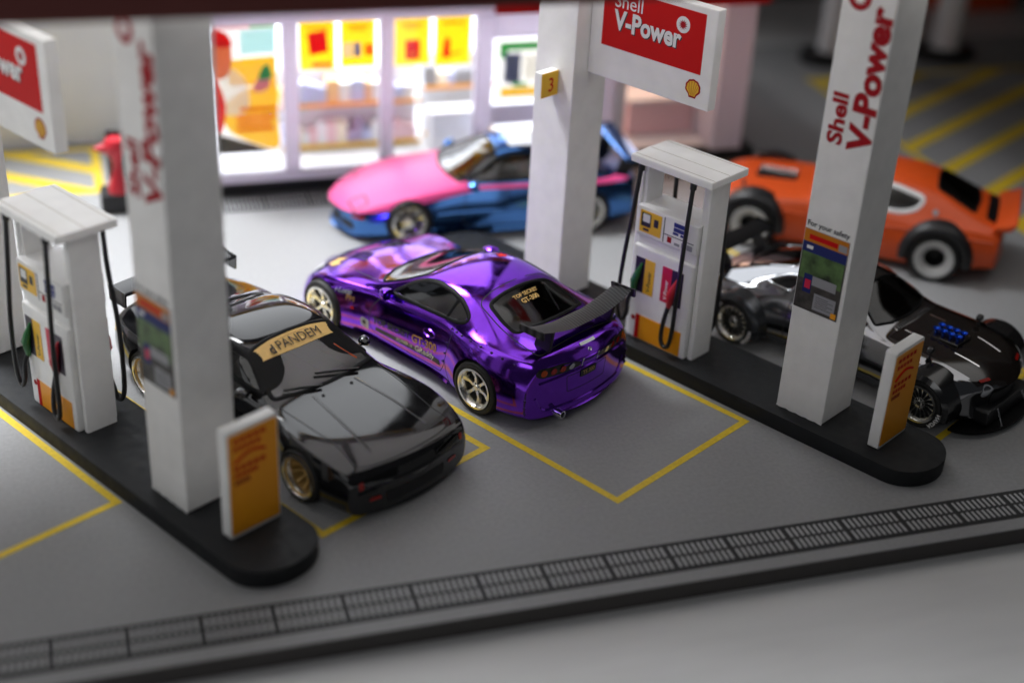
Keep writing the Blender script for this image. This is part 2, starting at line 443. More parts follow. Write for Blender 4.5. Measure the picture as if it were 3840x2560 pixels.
def fill2d(poly, step):
    poly = resample(poly, step); n = len(poly)
    xs = [p[0] for p in poly]; ys = [p[1] for p in poly]
    def inside(x, y):
        c = False; j = n - 1
        for i in range(n):
            if (poly[i][1] > y) != (poly[j][1] > y) and x < (poly[j][0] - poly[i][0]) * (y - poly[i][1]) / (poly[j][1] - poly[i][1]) + poly[i][0]: c = not c
            j = i
        return c
    pts = [Vector(p) for p in poly]
    x = min(xs) + step * 0.7
    while x < max(xs):
        y = min(ys) + step * 0.7
        while y < max(ys):
            if inside(x, y) and min((Vector((x, y)) - Vector(q)).length for q in poly) > step * 0.45: pts.append(Vector((x, y)))
            y += step
        x += step
    r = delaunay_2d_cdt(pts, [(i, (i + 1) % n) for i in range(n)], [], 1, 1e-5)
    return [(v.x, v.y) for v in r[0]], [tuple(f) for f in r[2]]

# ------------------------------------------------------------------ model cars
class Car:
    """lofted body, cut wheel wells and window openings; everything else is laid onto the uncut surface"""
    VIEW = {'L': lambda u, v: (Vector((u, 4, v)), Vector((0, -1, 0))),
            'R': lambda u, v: (Vector((u, -4, v)), Vector((0, 1, 0))),
            'T': lambda u, v: (Vector((u, v, 6)), Vector((0, 0, -1))),
            'B': lambda u, v: (Vector((-6, u, v)), Vector((1, 0, 0))),
            'F': lambda u, v: (Vector((9, u, v)), Vector((-1, 0, 0)))}
    def __init__(s, name, loc, rz, spec):
        s.root = empty(name, loc, rz); s.spec = spec; s.n_sub = spec.get('sub', 2)
        s._body()
    def _body(s):
        sp = s.spec; X = sp['X']; K = sp['keys']
        xf, xr = X[-1], X[0]; axf = sp['wb']
        V = []; F = []; NR = 24
        def g(k, x): return pchip(K[k], x)
        def half(x):
            zb, zs, zm, W, yw, zw, yr, zr, zt = (g(k, x) for k in ('zb', 'zs', 'zm', 'W', 'yw', 'zw', 'yr', 'zr', 'zt'))
            lo = Vector((yw, zw)); hi = Vector((yr, zr)); d = hi - lo
            p7 = lo + d * 0.13 + Vector((-0.02, 0.0)); p8 = lo + d * 0.55 + Vector((0.02, 0.01)) * min(1, max(0, d.y) * 2)
            return [(0, zb), (W * 0.55, zb), (W * 0.9, zb), (W - sp.get('tuck', 0.03), zs), (W, zm),
                    (W * 0.55 + yw * 0.45, zm * 0.38 + zw * 0.62), (yw, zw), tuple(p7), tuple(p8), (yr, zr),
                    (yr * 0.55, zr + (zt - zr) * 0.78), (0, zt)]
        def bow(x, y, W):
            q = min(1, abs(y) / W)
            if x > axf - 0.4:
                t = (x - axf + 0.4) / (xf - axf + 0.4); return x - sp['bowf'] * t * t * q * q
            if x < 0.3:
                t = (0.3 - x) / (0.3 - xr); return x + sp['bowr'] * t * t * q * q
            return x
        rings = []
        for x in X:
            h = half(x); W = g('W', x); ring = []
            for k, (y, z) in enumerate(h): ring.append(len(V)); V.append((bow(x, y, W), y, z))
            for k in range(10, 0, -1):
                y, z = h[k]; ring.append(len(V)); V.append((bow(x, y, W), -y, z))
            rings.append((ring, h))
        n = 22
        for i in range(len(X) - 1):
            a, b = rings[i][0], rings[i + 1][0]
            for k in range(n): F.append((a[k], a[(k + 1) % n], b[(k + 1) % n], b[k]))
        for ring, h, x, ex in ((rings[0][0], rings[0][1], xr, -sp.get('bulger', 0.0)), (rings[-1][0], rings[-1][1], xf, sp.get('bulgef', 0.0))):
            cen = [ring[0]]
            for k in range(1, 11): cen.append(len(V)); V.append((x + ex, 0, h[k][1]))
            cen.append(ring[11])
            for k in range(11):
                l0, l1 = ring[k], ring[k + 1]; r0 = ring[(22 - k) % 22]; r1 = ring[22 - k - 1]
                for s0, s1 in ((l0, l1), (r0, r1)):
                    f = []
                    for q in (s0, s1, cen[k + 1], cen[k]):
                        if q not in f: f.append(q)
                    if len(f) > 2: F.append(tuple(f))
        me = bpy.data.meshes.new("body"); me.from_pydata(V, [], F)
        bm = bmesh.new(); bm.from_mesh(me); bmesh.ops.remove_doubles(bm, verts=bm.verts, dist=1e-4)
        bmesh.ops.recalc_face_normals(bm, faces=bm.faces); bm.to_mesh(me); bm.free()
        for m_ in sp['mats']: me.materials.append(M[m_])
        tmp = bpy.data.objects.new("tmp_body", me); COL.objects.link(tmp)
        md = tmp.modifiers.new("s", 'SUBSURF'); md.levels = s.n_sub; md.render_levels = s.n_sub
        bpy.context.view_layer.update(); dg = bpy.context.evaluated_depsgraph_get()
        me2 = bpy.data.meshes.new_from_object(tmp.evaluated_get(dg)); tmp.modifiers.clear()
        s.bvh = BVHTree.FromPolygons([v.co.copy() for v in me2.vertices], [tuple(p.vertices) for p in me2.polygons])
        if 'paint' in sp:
            for p_ in me2.polygons: p_.material_index = sp['paint'](p_.center, p_.normal)
        tmp.data = me2
        di = len(sp['mats']) - 1
        cut = []
        def cutter(mb):
            cm = mb.mesh("cut", sp['mats'])
            for p_ in cm.polygons: p_.material_index = di
            o = bpy.data.objects.new("tmp_cut", cm); COL.objects.link(o); cut.append(o)
            b_ = tmp.modifiers.new("b", 'BOOLEAN'); b_.operation = 'DIFFERENCE'; b_.object = o; b_.solver = 'EXACT'; b_.use_self = False
        for ax, rad in ((0, sp['archr']), (axf, sp['archf'])):
            for sg in (1, -1):
                mb = MB(); zc = sp.get('archz', 0.5)
                n_ = 40
                mb.prism([(ax + rad * math.cos(2 * math.pi * i / n_), zc + rad * math.sin(2 * math.pi * i / n_)) for i in range(n_)],
                         lambda u, v, w: (u, w, v), sg * 0.72, sg * 3.0)
                cutter(mb)
        x0, x1 = sp['cabin']; n_ = 12
        top = [(x0 + (x1 - x0) * i / n_, g('zt', x0 + (x1 - x0) * i / n_) - 0.13) for i in range(n_ + 1)]
        mb = MB(); mb.prism([(x0, 0.72)] + top + [(x1, 0.72)], lambda u, v, w: (u, w, v), -0.66, 0.66); cutter(mb)
        for kind, poly, lo, hi in sp['cuts']:
            mb = MB()
            if kind == 'S': mb.prism(poly, lambda u, v, w: (u, w, v), lo, hi)
            else: mb.prism(poly, lambda u, v, w: (u, v, w), lo, hi)
            cutter(mb)
        bpy.context.view_layer.update(); dg = bpy.context.evaluated_depsgraph_get()
        me3 = bpy.data.meshes.new_from_object(tmp.evaluated_get(dg)); me3.name = 'body'
        for o in cut: bpy.data.objects.remove(o)
        bpy.data.objects.remove(tmp)
        for p_ in me3.polygons: p_.use_smooth = True
        me3.set_sharp_from_angle(angle=math.radians(38))
        s.body = link('body', me3, s.root)
    # -- laying things on the surface
    def hit(s, view, u, v, off):
        o, d = s.VIEW[view](u, v)
        p, n, i, _ = s.bvh.ray_cast(o, d, 20)
        if p is None:
            q = o + d * (4 if view in 'LR' else 5)
            p, n, i, _ = s.bvh.find_nearest(q)
        if n.dot(d) > 0: n = -n
        return p + n * off
    def patch(s, name, poly, view, matn, off=0.006, step=0.12, parent=None, smooth=True):
        v, f = fill2d(poly, step)
        P = [s.hit(view, a, b, off) for a, b in v]; d = s.VIEW[view](0, 0)[1]
        acc = Vector((0, 0, 0))
        for t in f: acc += (P[t[1]] - P[t[0]]).cross(P[t[2]] - P[t[0]])
        if acc.dot(d) > 0: f = [t[::-1] for t in f]
        mb = MB(); mb.add(P, f)
        return mb.build(name, matn, parent or s.root, smooth=smooth, recalc=False, sharp=180)
    def strip(s, name, poly, view, matn, w, off=0.008, closed=True, step=0.06, parent=None, mb=None):
        P = resample(poly, step, closed)
        if closed: A, B = inset(P, -w / 2), inset(P, w / 2)
        else:
            A, B = [], []
            for i, p in enumerate(P):
                a, b = Vector(P[max(i - 1, 0)]), Vector(P[min(i + 1, len(P) - 1)]); d = (b - a).normalized()
                A.append((p[0] + d.y * w / 2, p[1] - d.x * w / 2)); B.append((p[0] - d.y * w / 2, p[1] + d.x * w / 2))
        n = len(P); own = mb is None; mb = mb or MB()
        mb.add([s.hit(view, *p, off * 0.2) for p in A] + [s.hit(view, *P[i], off) for i in range(n)] + [s.hit(view, *p, off * 0.2) for p in B],
               [(i, (i + 1) % n, n + (i + 1) % n, n + i) for i in range(n if closed else n - 1)] +
               [(n + i, n + (i + 1) % n, 2 * n + (i + 1) % n, 2 * n + i) for i in range(n if closed else n - 1)])
        if own: return mb.build(name, matn, parent or s.root, smooth=True, recalc=True, sharp=60)
    def text(s, txt, view, x, y, width, matn, bold=0.0, rot=0.0, off=0.006, height=None, flip=None, shear=0.0, parent=None, spacing=1.0):
        v, f = text_fit(txt, width, bold, height, shear=shear, spacing=spacing)
        sx = {'L': -1, 'R': 1, 'B': -1, 'F': 1, 'T': 1}[view] if flip is None else flip
        c, sn = math.cos(rot), math.sin(rot); mb = MB()
        if view == 'T': pos = [(x + (a * c - b * sn), y + (a * sn + b * c)) for a, b in v]
        else: pos = [(x + sx * (a * c - b * sn), y + (a * sn + b * c)) for a, b in v]
        mb.add([s.hit(view, a, b, off) for a, b in pos], f)
        return mb.build('lettering', matn, parent or s.body, recalc=False)
    def window(s, name, poly, view, glass='glass', trim=0.06, tmat='blackmatte', off=-0.004):
        o = s.patch(name, poly, view, glass, off)
        if trim: s.strip('window_trim', poly, view, tmat, trim, 0.022, parent=o)
        return o
    def wheels(s, r, width, yo, rimr, style, rimmat='rim', zc=None, dish=0.06, text=None, rear=None, lip=None, lipmat='lippaint'):
        zc = zc or r
        for ax, rr, ww in ((s.spec['wb'], r, width), (0, (rear or (r, width))[0], (rear or (r, width))[1])):
            for sg in (1, -1):
                f = lambda a, b, h: (a, sg * h, b)
                mb = MB(); k = rr
                ri = rimr * rr / r
                prof = [(ri - 0.02, -ww / 2), (k * 0.93, -ww / 2), (k, -ww / 2 + 0.05), (k, ww / 2 - 0.06), (k * 0.965, ww / 2 - 0.012), (ri + 0.06, ww / 2), (ri + 0.012, ww / 2 - 0.02), (ri, ww / 2 - 0.06), (ri - 0.02, -ww / 2)]
                mb.lathe(prof, f, 48)
                nt_ = 40                                            # tread blocks
                for i in range(nt_):
                    an = 2 * math.pi * i / nt_
                    for h0, h1 in ((-ww * 0.32, -ww * 0.04), (ww * 0.04, ww * 0.32)):
                        pts = []
                        for da, hh in ((-0.045, h0), (0.045, h0), (0.045 + 0.03, h1), (-0.045 + 0.03, h1)):
                            for rq in (k - 0.005, k + 0.008): pts.append(f(rq * math.cos(an + da), rq * math.sin(an + da), hh))
                        mb.add(pts, [(1, 3, 5, 7), (0, 1, 3, 2), (2, 3, 5, 4), (4, 5, 7, 6), (6, 7, 1, 0)])
                w = mb.build('wheel', 'rubber', s.root, smooth=True)
                w.location = (ax, sg * (yo - ww / 2), rr * 1.0)
                rb = MB(); h = ww / 2
                rb.lathe([(ri + 0.006, h - 0.03), (ri + 0.006, h + 0.004), (ri - 0.035, h + 0.004), (ri - 0.06, h - 0.03), (ri - 0.085, h - dish - 0.10), (ri - 0.085, -h)], f, 48)
                rb.lathe([(0.0, h - dish - 0.17), (ri - 0.08, h - dish - 0.17)], f, 32, mi=1)
                ns, wid, th = style
                for i in range(ns):
                    an = 2 * math.pi * i / ns + 0.3
                    c, sn = math.cos(an), math.sin(an)
                    def P(rad, lat, hh): return f(rad * c - lat * sn, rad * sn + lat * c, hh)
                    r0, r1 = 0.06, ri - 0.05; hi0 = h - dish - 0.02; hi1 = h - dish * 0.45 - 0.015
                    vv = []
                    for rad, wd, hh in ((r0, wid * 0.75, hi0), (r0 + (r1 - r0) * 0.5, wid * 0.62, hi0 - 0.015), (r1, wid * 1.15, hi1)):
                        vv += [P(rad, -wd, hh - th), P(rad, -wd * 0.75, hh), P(rad, wd * 0.75, hh), P(rad, wd, hh - th)]
                    fs = []
                    for q in (0, 4):
                        for e_ in range(3): fs.append((q + e_, q + e_ + 1, q + e_ + 5, q + e_ + 4))
                    fs += [(0, 1, 2, 3), (8, 9, 10, 11)]
                    rb.add(vv, fs)
                rb.lathe([(0, h - dish + 0.0), (0.045, h - dish), (0.06, h - dish - 0.02), (0.105, h - dish - 0.03), (0.11, h - dish - 0.12)], f, 20)
                for i in range(5):
                    an = 2 * math.pi * i / 5; cx, cy = 0.078 * math.cos(an), 0.078 * math.sin(an)
                    rb.lathe([(0, h - dish - 0.012), (0.012, h - dish - 0.014), (0.014, h - dish - 0.04)], lambda a, b, hh, cx=cx, cy=cy: f(a + cx, b + cy, hh), 6, mi=1)
                rim = rb.build('rim', [rimmat, 'dark'], w, smooth=True, sharp=30)
                if text and sg == text[1]:
                    v, ff, wd = text2d(text[0], 0.10, 0.004)
                    for base in (0.9, 0.9 + math.pi):
                        tm = MB(); pos = []
                        for a_, b_ in v:
                            an = -(base + (a_ if sg > 0 else -a_) / (ri + 0.07)); rad = ri + 0.05 + b_
                            pos.append(f(rad * math.cos(an), rad * math.sin(an), h + 0.004))
                        tm.add(pos, ff); tm.build('lettering', 'wtext', w, recalc=False)
                if lip:
                    lb = MB(); lb.lathe([(ri + 0.01, h - 0.01), (ri + 0.008, h + 0.012), (ri - 0.03, h + 0.014), (ri * lip, h - 0.06), (ri * lip - 0.01, h - 0.12)], f, 48); lb.build('wheel_lip', lipmat, w, smooth=True, sharp=60)
    def seats(s, x, z, matn, y=0.38):
        for sg in (1, -1):
            mb = MB()
            mb.prism(rrect(-0.22, 0.22, z - 0.5, z, 0.09), lambda u, v, w: (x + w - (v - z) * -0.15, sg * y + u, v), -0.07, 0.07)
            mb.prism(rrect(-0.11, 0.11, z + 0.01, z + 0.17, 0.05), lambda u, v, w: (x - 0.05 + w, sg * y + u, v), -0.05, 0.05)
            mb.build('seat', matn, s.root, smooth=True, bevel=0.02)
    def mirror(s, x, y, z, matn, size=(0.15, 0.25, 0.17)):
        for sg in (1, -1):
            mb = MB()
            prof = [(0, -1), (0.55, -0.85), (0.9, -0.4), (1, 0.1), (0.97, 0.45), (0.8, 0.5), (0, 0.42)]
            mb.lathe(prof, lambda a, b, h: (x - h * size[0], sg * (y + 0.14 + a * size[1] * 0.6 + h * 0.02), z + b * size[2] * 0.62), 18)
            mb.tube([(x + 0.02, sg * (y - 0.10), z - 0.05), (x + 0.02, sg * (y + 0.10), z - 0.02)], 0.032, 8)
            mb.build('mirror', matn, s.root, smooth=True)

# ================================================================== THE SETTING
mb = MB(); mb.box(-60, 60, -40, 40, -1.2, -0.345)
tag(mb.build('table', 'table'), kind='structure')
mb = MB(); mb.box(-10, 31, 0.12, 24, -0.343, -0.312)
tag(mb.build('base_shade', 'maroon'), kind='structure')  # maroon slab put in for blurred shadow and reflection under the board
mb = MB(); mb.box(-10, 31, 0, 24, -0.31, 0.0)
for i in range(len(mb.f)): mb.m[i] = 1
mb.m[1] = 0
GROUND = tag(mb.build('ground', ['ground', 'edge'], bevel=0.008, seg=1), kind='structure')
mb = MB(); mb.box(18, 60, 30, 30.5, -0.5, 40)
tag(mb.build('room_wall', 'roomdark'), kind='structure')
mb = MB(); mb.box(36, 36.5, 2, 29.8, -0.5, 30)
tag(mb.build('room_wall', 'roomdark'), kind='structure')

def ground_poly(name, poly, matn='line', z=0.005, parent=None):
    mb = MB(); n = len(poly); mb.add([(x, y, z) for x, y in poly], [tuple(range(n))])
    return mb.build(name, matn, parent or GROUND)
def st_strip(s0, s1, t0, t1):
    return [tuple(stw(s, t).xy) for s, t in ((s0, t0), (s1, t0), (s1, t1), (s0, t1))]
LW = 0.13
def bay(front, back, t0, t1):
    """outline of one filling bay as one painted U"""
    out = []
    for s, t in ((back, t0), (front, t0), (front, t1), (back, t1), (back, t1 - LW), (front - LW, t1 - LW), (front - LW, t0 + LW), (back, t0 + LW)):
        out.append(tuple(stw(s, t).xy))
    n = len(out); mb = MB(); mb.add([(x, y, 0.005) for x, y in out], [(0, 1, 6, 7), (1, 2, 5, 6), (2, 3, 4, 5)])
    mb.build('bay_line', 'line', GROUND)
bay(0.0, -9.2, 0.0, 3.65)
bay(-2.5, -11.0, -4.02, -0.35)
bay(-5.3, -13.0, -9.3, -5.69)
bay(2.65, -6.0, 5.5, 9.2)
# hatched no-parking areas
def hatch(x0, x1, y0, y1, ang, gap, w, off):
    ground_poly('hatch_border', [(x0, y0), (x1, y0), (x1, y0 + 0.2), (x0, y0 + 0.2)])
    ground_poly('hatch_border', [(x0, y1 - 0.2), (x1, y1 - 0.2), (x1, y1), (x0, y1)])
    ground_poly('hatch_border', [(x0, y0 + 0.2), (x0 + 0.2, y0 + 0.2), (x0 + 0.2, y1 - 0.2), (x0, y1 - 0.2)])
    ground_poly('hatch_border', [(x1 - 0.2, y0 + 0.2), (x1, y0 + 0.2), (x1, y1 - 0.2), (x1 - 0.2, y1 - 0.2)])
    X0, X1, Y0, Y1 = x0 + 0.2, x1 - 0.2, y0 + 0.2, y1 - 0.2
    d = Vector((math.cos(ang), math.sin(ang))); nrm = Vector((-d.y, d.x)); c = Vector((X0, Y0))
    k = -30
    while k < 40:
        base = c + nrm * (off + k * gap); poly = [tuple(base - d * 60), tuple(base + d * 60), tuple(base + d * 60 + nrm * w), tuple(base - d * 60 + nrm * w)]
        for ax, lim, sg in ((0, X0, 1), (0, X1, -1), (1, Y0, 1), (1, Y1, -1)):      # clip to the area
            out = []
            for i in range(len(poly)):
                p, q = poly[i - 1], poly[i]; pi, qi = (p[ax] - lim) * sg >= 0, (q[ax] - lim) * sg >= 0
                if pi != qi:
                    t = (lim - p[ax]) / (q[ax] - p[ax]); out.append((p[0] + (q[0] - p[0]) * t, p[1] + (q[1] - p[1]) * t))
                if qi: out.append(q)
            poly = out
            if not poly: break
        if len(poly) > 2: ground_poly('hatch_line', poly)
        k += 1
hatch(-4.2, 1.05, 16.1, 18.95, math.radians(-35), 1.15, 0.42, 0.1)
hatch(21.2, 29.5, 9.5, 20.9, math.radians(31), 1.42, 0.42, 0.35)

# drain grates: one long drain per side, each unit its own part, slots let in
def grate_meshes():
    p = MB(); p.box(0.006, 0.994, 0, 0.633, 0.001, 0.006)
    s = MB()
    for row in (0.062, 0.345):
        for i in range(10):
            x = 0.034 + i * 0.0955
            s.add([(x, row, 0.0095), (x + 0.042, row, 0.0095), (x + 0.042, row + 0.225, 0.0095), (x, row + 0.225, 0.0095)], [(0, 1, 2, 3)])
    return p.mesh('grate_panel', 'grate'), s.mesh('grate_slots', 'slot')
gp, gs = grate_meshes()
def drain(name, label, x0, n, y0, sy):
    r = tag(empty(name, (x0, y0, 0)), label, 'drain')
    mb = MB(); mb.box(0, n, -0.03, 0.663 * sy, 0.0005, 0.0035); mb.build('channel', 'grate', r)
    for i in range(n):
        o = link('grate_panel', gp, r); o.location = (i, 0, 0.003); o.scale = (1, sy, 1)
        q = link('grate_slots', gs, o)
drain('drain_grate', 'long dark slotted drain along the front edge of the forecourt', -4.491, 24, 0.292, 1.0)
drain('drain_grate', 'dark slotted drain running along the foot of the lit shop', 1.509, 15, 14.53, 1.2)

# ------------------------------------------------------------------ pump islands, pillars, signs, pumps
def seg_prism(name, poly, z0, z1, matn, parent, bevel=0.0, seg=2, smooth=True):
    mb = MB(); mb.prism(poly, lambda u, v, w: (u, v, w), z0, z1)
    return mb.build(name, matn, parent, bevel=bevel, seg=seg, smooth=smooth)
def island(ds, dt, label):
    L0, L1 = -8.6, 3.2; hw = 0.75
    r = tag(empty('pump_island', stw(ds, dt + 4.5), TH), label, 'island')
    out = []
    for c, a0 in ((L1 - 0.62, -90), (L0 + 0.62, 90)):
        for i in range(17):
            an = math.radians(a0 + 180 * i / 16); out.append((c + 0.62 * math.cos(an), hw * math.sin(an)))
    seg_prism('kerb', out, 0.0, 0.3, 'island', r, bevel=0.018)
    return r
island(0, 0, 'dark rounded kerb island under the pump beside the purple car')
island(-5.2, -9.4, 'dark rounded kerb island at lower left under the near pillar')

def face_text(mbx, v, f, org, ux, uy, off):
    """2D mesh onto a plane"""
    mbx.add([Vector(org) + Vector(ux) * a + Vector(uy) * b + Vector(off) for a, b in v], f)
def shell_logo(parent, cx, cz, r, y):
    """scallop emblem on a plane facing -y"""
    def outline(k):
        out = []
        n = 7
        for i in range(61):
            an = math.radians(-32 + 244 * i / 60); ph = i / 60 * n
            rr = r * k * (1.0 - 0.06 * (1 - abs(math.sin(ph * math.pi))))
            out.append((cx + rr * math.cos(an), cz + r * 0.10 + rr * math.sin(an) * 0.98))
        out += [(cx - r * 0.55 * k, cz - r * 0.62 * k), (cx - r * 0.42 * k, cz - r * 0.95 * k), (cx + r * 0.42 * k, cz - r * 0.95 * k), (cx + r * 0.55 * k, cz - r * 0.62 * k)]
        return out
    a = MB(); p = outline(1.0); a.add([(x, y, z) for x, z in p], [tuple(range(len(p)))]); o = a.build('emblem', 'dred', parent, recalc=False)
    a = MB(); p = outline(0.80); a.add([(x, y - 0.003, z) for x, z in p], [tuple(range(len(p)))])
    a.build('emblem_fill', 'yellow', o, recalc=False)
    a = MB()
    for i in range(6):
        an = math.radians(90 + (i - 2.5) * 27); d = Vector((math.cos(an), math.sin(an))); nn = Vector((-d.y, d.x)) * r * 0.022
        b0 = Vector((cx, cz - r * 0.75)) + Vector((d.x * 0.2 * r, 0)); e0 = Vector((cx, cz + r * 0.1)) + d * r * 0.72
        a.add([(q.x, y - 0.006, q.y) for q in (b0 - nn * 0.5, e0 - nn * 1.3, e0 + nn * 1.3, b0 + nn * 0.5)], [(0, 1, 2, 3)])
    a.build('emblem_ribs', 'dred', o, recalc=False)
def ring_logo(parent, cx, cz, r, y, disc, star):
    a = MB(); p = circle(cx, cz, r, 28); a.add([(x, y, z) for x, z in p], [tuple(range(28))]); o = a.build('emblem', disc, parent, recalc=False)
    out = []
    for i in range(24):
        an = 2 * math.pi * i / 24; rr = r * (0.66 if i % 2 else 0.34); out.append((cx + rr * math.cos(an + 0.1 * (i % 2)), cz + rr * math.sin(an + 0.1 * (i % 2))))
    a = MB(); c0 = [(cx, y - 0.003, cz)]
    a.add(c0 + [(x, y - 0.003, z) for x, z in out], [(0, i + 1, (i + 1) % 24 + 1) for i in range(24)]); a.build('emblem_star', star, o, recalc=False)
PS = 0.935; ZT = 8.33
def pillar(s, t, label, front=True, poster=True):
    """square column; local x along the island (0..PS), y 0 is the printed face"""
    r = tag(empty('canopy_pillar', stw(s, t), TH), label, 'pillar')
    mb = MB(); n = 14
    mb.box(0, PS, 0, PS, 0.318, ZT); mb.build('column', 'printed', r, bevel=0.022)
    # ragged glue skirt at the foot
    k = MB(); rnd = random.Random(int(s * 10)); pts = []
    for i in range(15):
        u = i / 14 * PS; pts.append((u, 0.305 + (0 if i % 3 else 0.012) - rnd.random() * 0.006))
    for i in range(14):
        k.add([(pts[i][0], -0.004, pts[i][1]), (pts[i + 1][0], -0.004, pts[i + 1][1]), (pts[i + 1][0], -0.004, 0.335), (pts[i][0], -0.004, 0.335)], [(0, 1, 2, 3)])
    k.build('glue_edge', 'white', r)
    if front:
        up = (-1, 0, 0); al = (0, 0, 1)
        v, f = text_fit('V-Power', 2.33, 0.048, 0.40); a = MB(); face_text(a, v, f, (0.885, -0.006, 5.24), al, up, (0, 0, 0)); a.build('lettering', 'dred', r, recalc=False)
        v, f = text_fit('Shell', 0.84, 0.036, 0.27); a = MB(); face_text(a, v, f, (0.385, -0.006, 5.27), al, up, (0, 0, 0)); a.build('lettering', 'dred', r, recalc=False)
        ring_logo(r, 0.30, 7.62, 0.20, -0.006, 'dred', 'white')
    if poster:
        y = -0.01
        a = MB(); a.box(0.02, 0.86, -0.012, -0.004, 2.30, 3.74); po = a.build('safety_poster', 'photodark', r)
        def pr(name, x0, x1, z0, z1, m_, dy=0.002):
            q = MB(); q.add([(x0, -0.012 - dy, z0), (x1, -0.012 - dy, z0), (x1, -0.012 - dy, z1), (x0, -0.012 - dy, z1)], [(0, 1, 2, 3)]); q.build(name, m_, po)
        pr('print_strip', 0.02, 0.86, 3.52, 3.74, 'psorange'); pr('print_text', 0.12, 0.66, 3.57, 3.66, 'red', 0.004); pr('print_badge', 0.68, 0.84, 3.54, 3.66, 'grey', 0.004)
        pr('print_strip', 0.02, 0.86, 3.34, 3.52, 'psblue'); pr('print_badge', 0.10, 0.22, 3.40, 3.46, 'wtext', 0.004)
        pr('print_photo', 0.04, 0.84, 2.86, 3.34, 'leafprint'); pr('print_photo', 0.3, 0.76, 2.78, 2.95, 'grey', 0.004)
        pr('print_phone', 0.14, 0.30, 2.62, 2.96, 'psblue', 0.006); pr('print_phone_screen', 0.17, 0.28, 2.70, 2.86, 'magenta', 0.008)
        pr('print_notice', 0.38, 0.80, 2.36, 2.66, 'grey', 0.006); pr('print_badge', 0.74, 0.84, 2.33, 2.43, 'orange', 0.008)
        for i in range(6): pr('print_text', 0.42, 0.76 - 0.1 * (i % 2), 2.42 + i * 0.036, 2.428 + i * 0.036, 'ink', 0.008)
        v, f = text_fit('For your safety', 0.80, 0.02); a = MB(); face_text(a, v, f, (0.04, -0.006, 3.80), (1, 0, 0), (0, 0, 1), (0, 0, 0)); a.build('lettering', 'ink', r, recalc=False)
    return r
pillar(0.24, 4.04, 'white square pillar with red lettering and safety poster, right of the pump')
pillar(0.24 - 5.2, 4.04 - 9.40, 'large blurred white pillar with red lettering at left, nearest the camera')
pillar(-5.88, 4.04, 'white square pillar behind the purple car carrying the number tag', False, False)
pillar(-5.88 - 5.2, 4.04 - 9.4, 'white pillar cut off by the left picture edge behind the left pump', False, False)

def hanging_sign(s, t, label):
    r = tag(empty('fuel_sign', stw(s, t), TH), label, 'sign')        # local x 0..2.72 along the island, faces -y
    mb = MB(); mb.box(0.0, 2.735, 0.0, 0.22, 4.93, 6.70); mb.build('panel', 'white', r, bevel=0.025)
    a = MB(); a.box(0.28, 2.50, -0.006, 0.002, 5.53, 6.58); red = a.build('red_field', 'red', r)
    for dx, dz, m_, y in ((0.02, -0.02, 'ink', -0.0085), (0, 0, 'wtext', -0.011)):
        v, f = text_fit('V-Power', 1.50, 0.034, 0.345); a = MB(); face_text(a, v, f, (0.53 + dx, y, 5.885 + dz), (1, 0, 0), (0, 0, 1), (0, 0, 0)); a.build('lettering', m_, red, recalc=False)
    v, f = text_fit('Shell', 0.62, 0.004, 0.25); a = MB(); face_text(a, v, f, (0.53, -0.010, 6.275), (1, 0, 0), (0, 0, 1), (0, 0, 0)); a.build('lettering', 'wtext', red, recalc=False)
    ring_logo(red, 2.04, 6.30, 0.145, -0.010, 'wtext', 'dred')
    shell_logo(r, 2.38, 5.25, 0.165, -0.006)
    return r
hanging_sign(-4.935, 4.40, 'white and red fuel sign hanging right of the middle pillar')
hanging_sign(-4.935 - 5.2, 4.40 - 9.4, 'white and red fuel sign cut off by the left edge above the left pump')
# number tag
r = tag(empty('number_tag', stw(-5.39, 4.04), TH), 'small yellow tag with a red 3 on the middle pillar', 'number tag')
mb = MB(); mb.box(-0.09, 0.08, -0.46, -0.004, 4.48, 4.95); mb.build('plate', 'white', r, bevel=0.01)
mb = MB(); mb.box(0.079, 0.092, -0.455, -0.008, 4.485, 4.945); mb.build('yellow_face', 'yellow', r)
v, f = text_fit('3', 0.13, 0.012, 0.26); a = MB(); face_text(a, v, f, (0.0945, -0.27, 4.58), (0, 1, 0), (0, 0, 1), (0, 0, 0)); a.build('lettering', 'red', r, recalc=False)

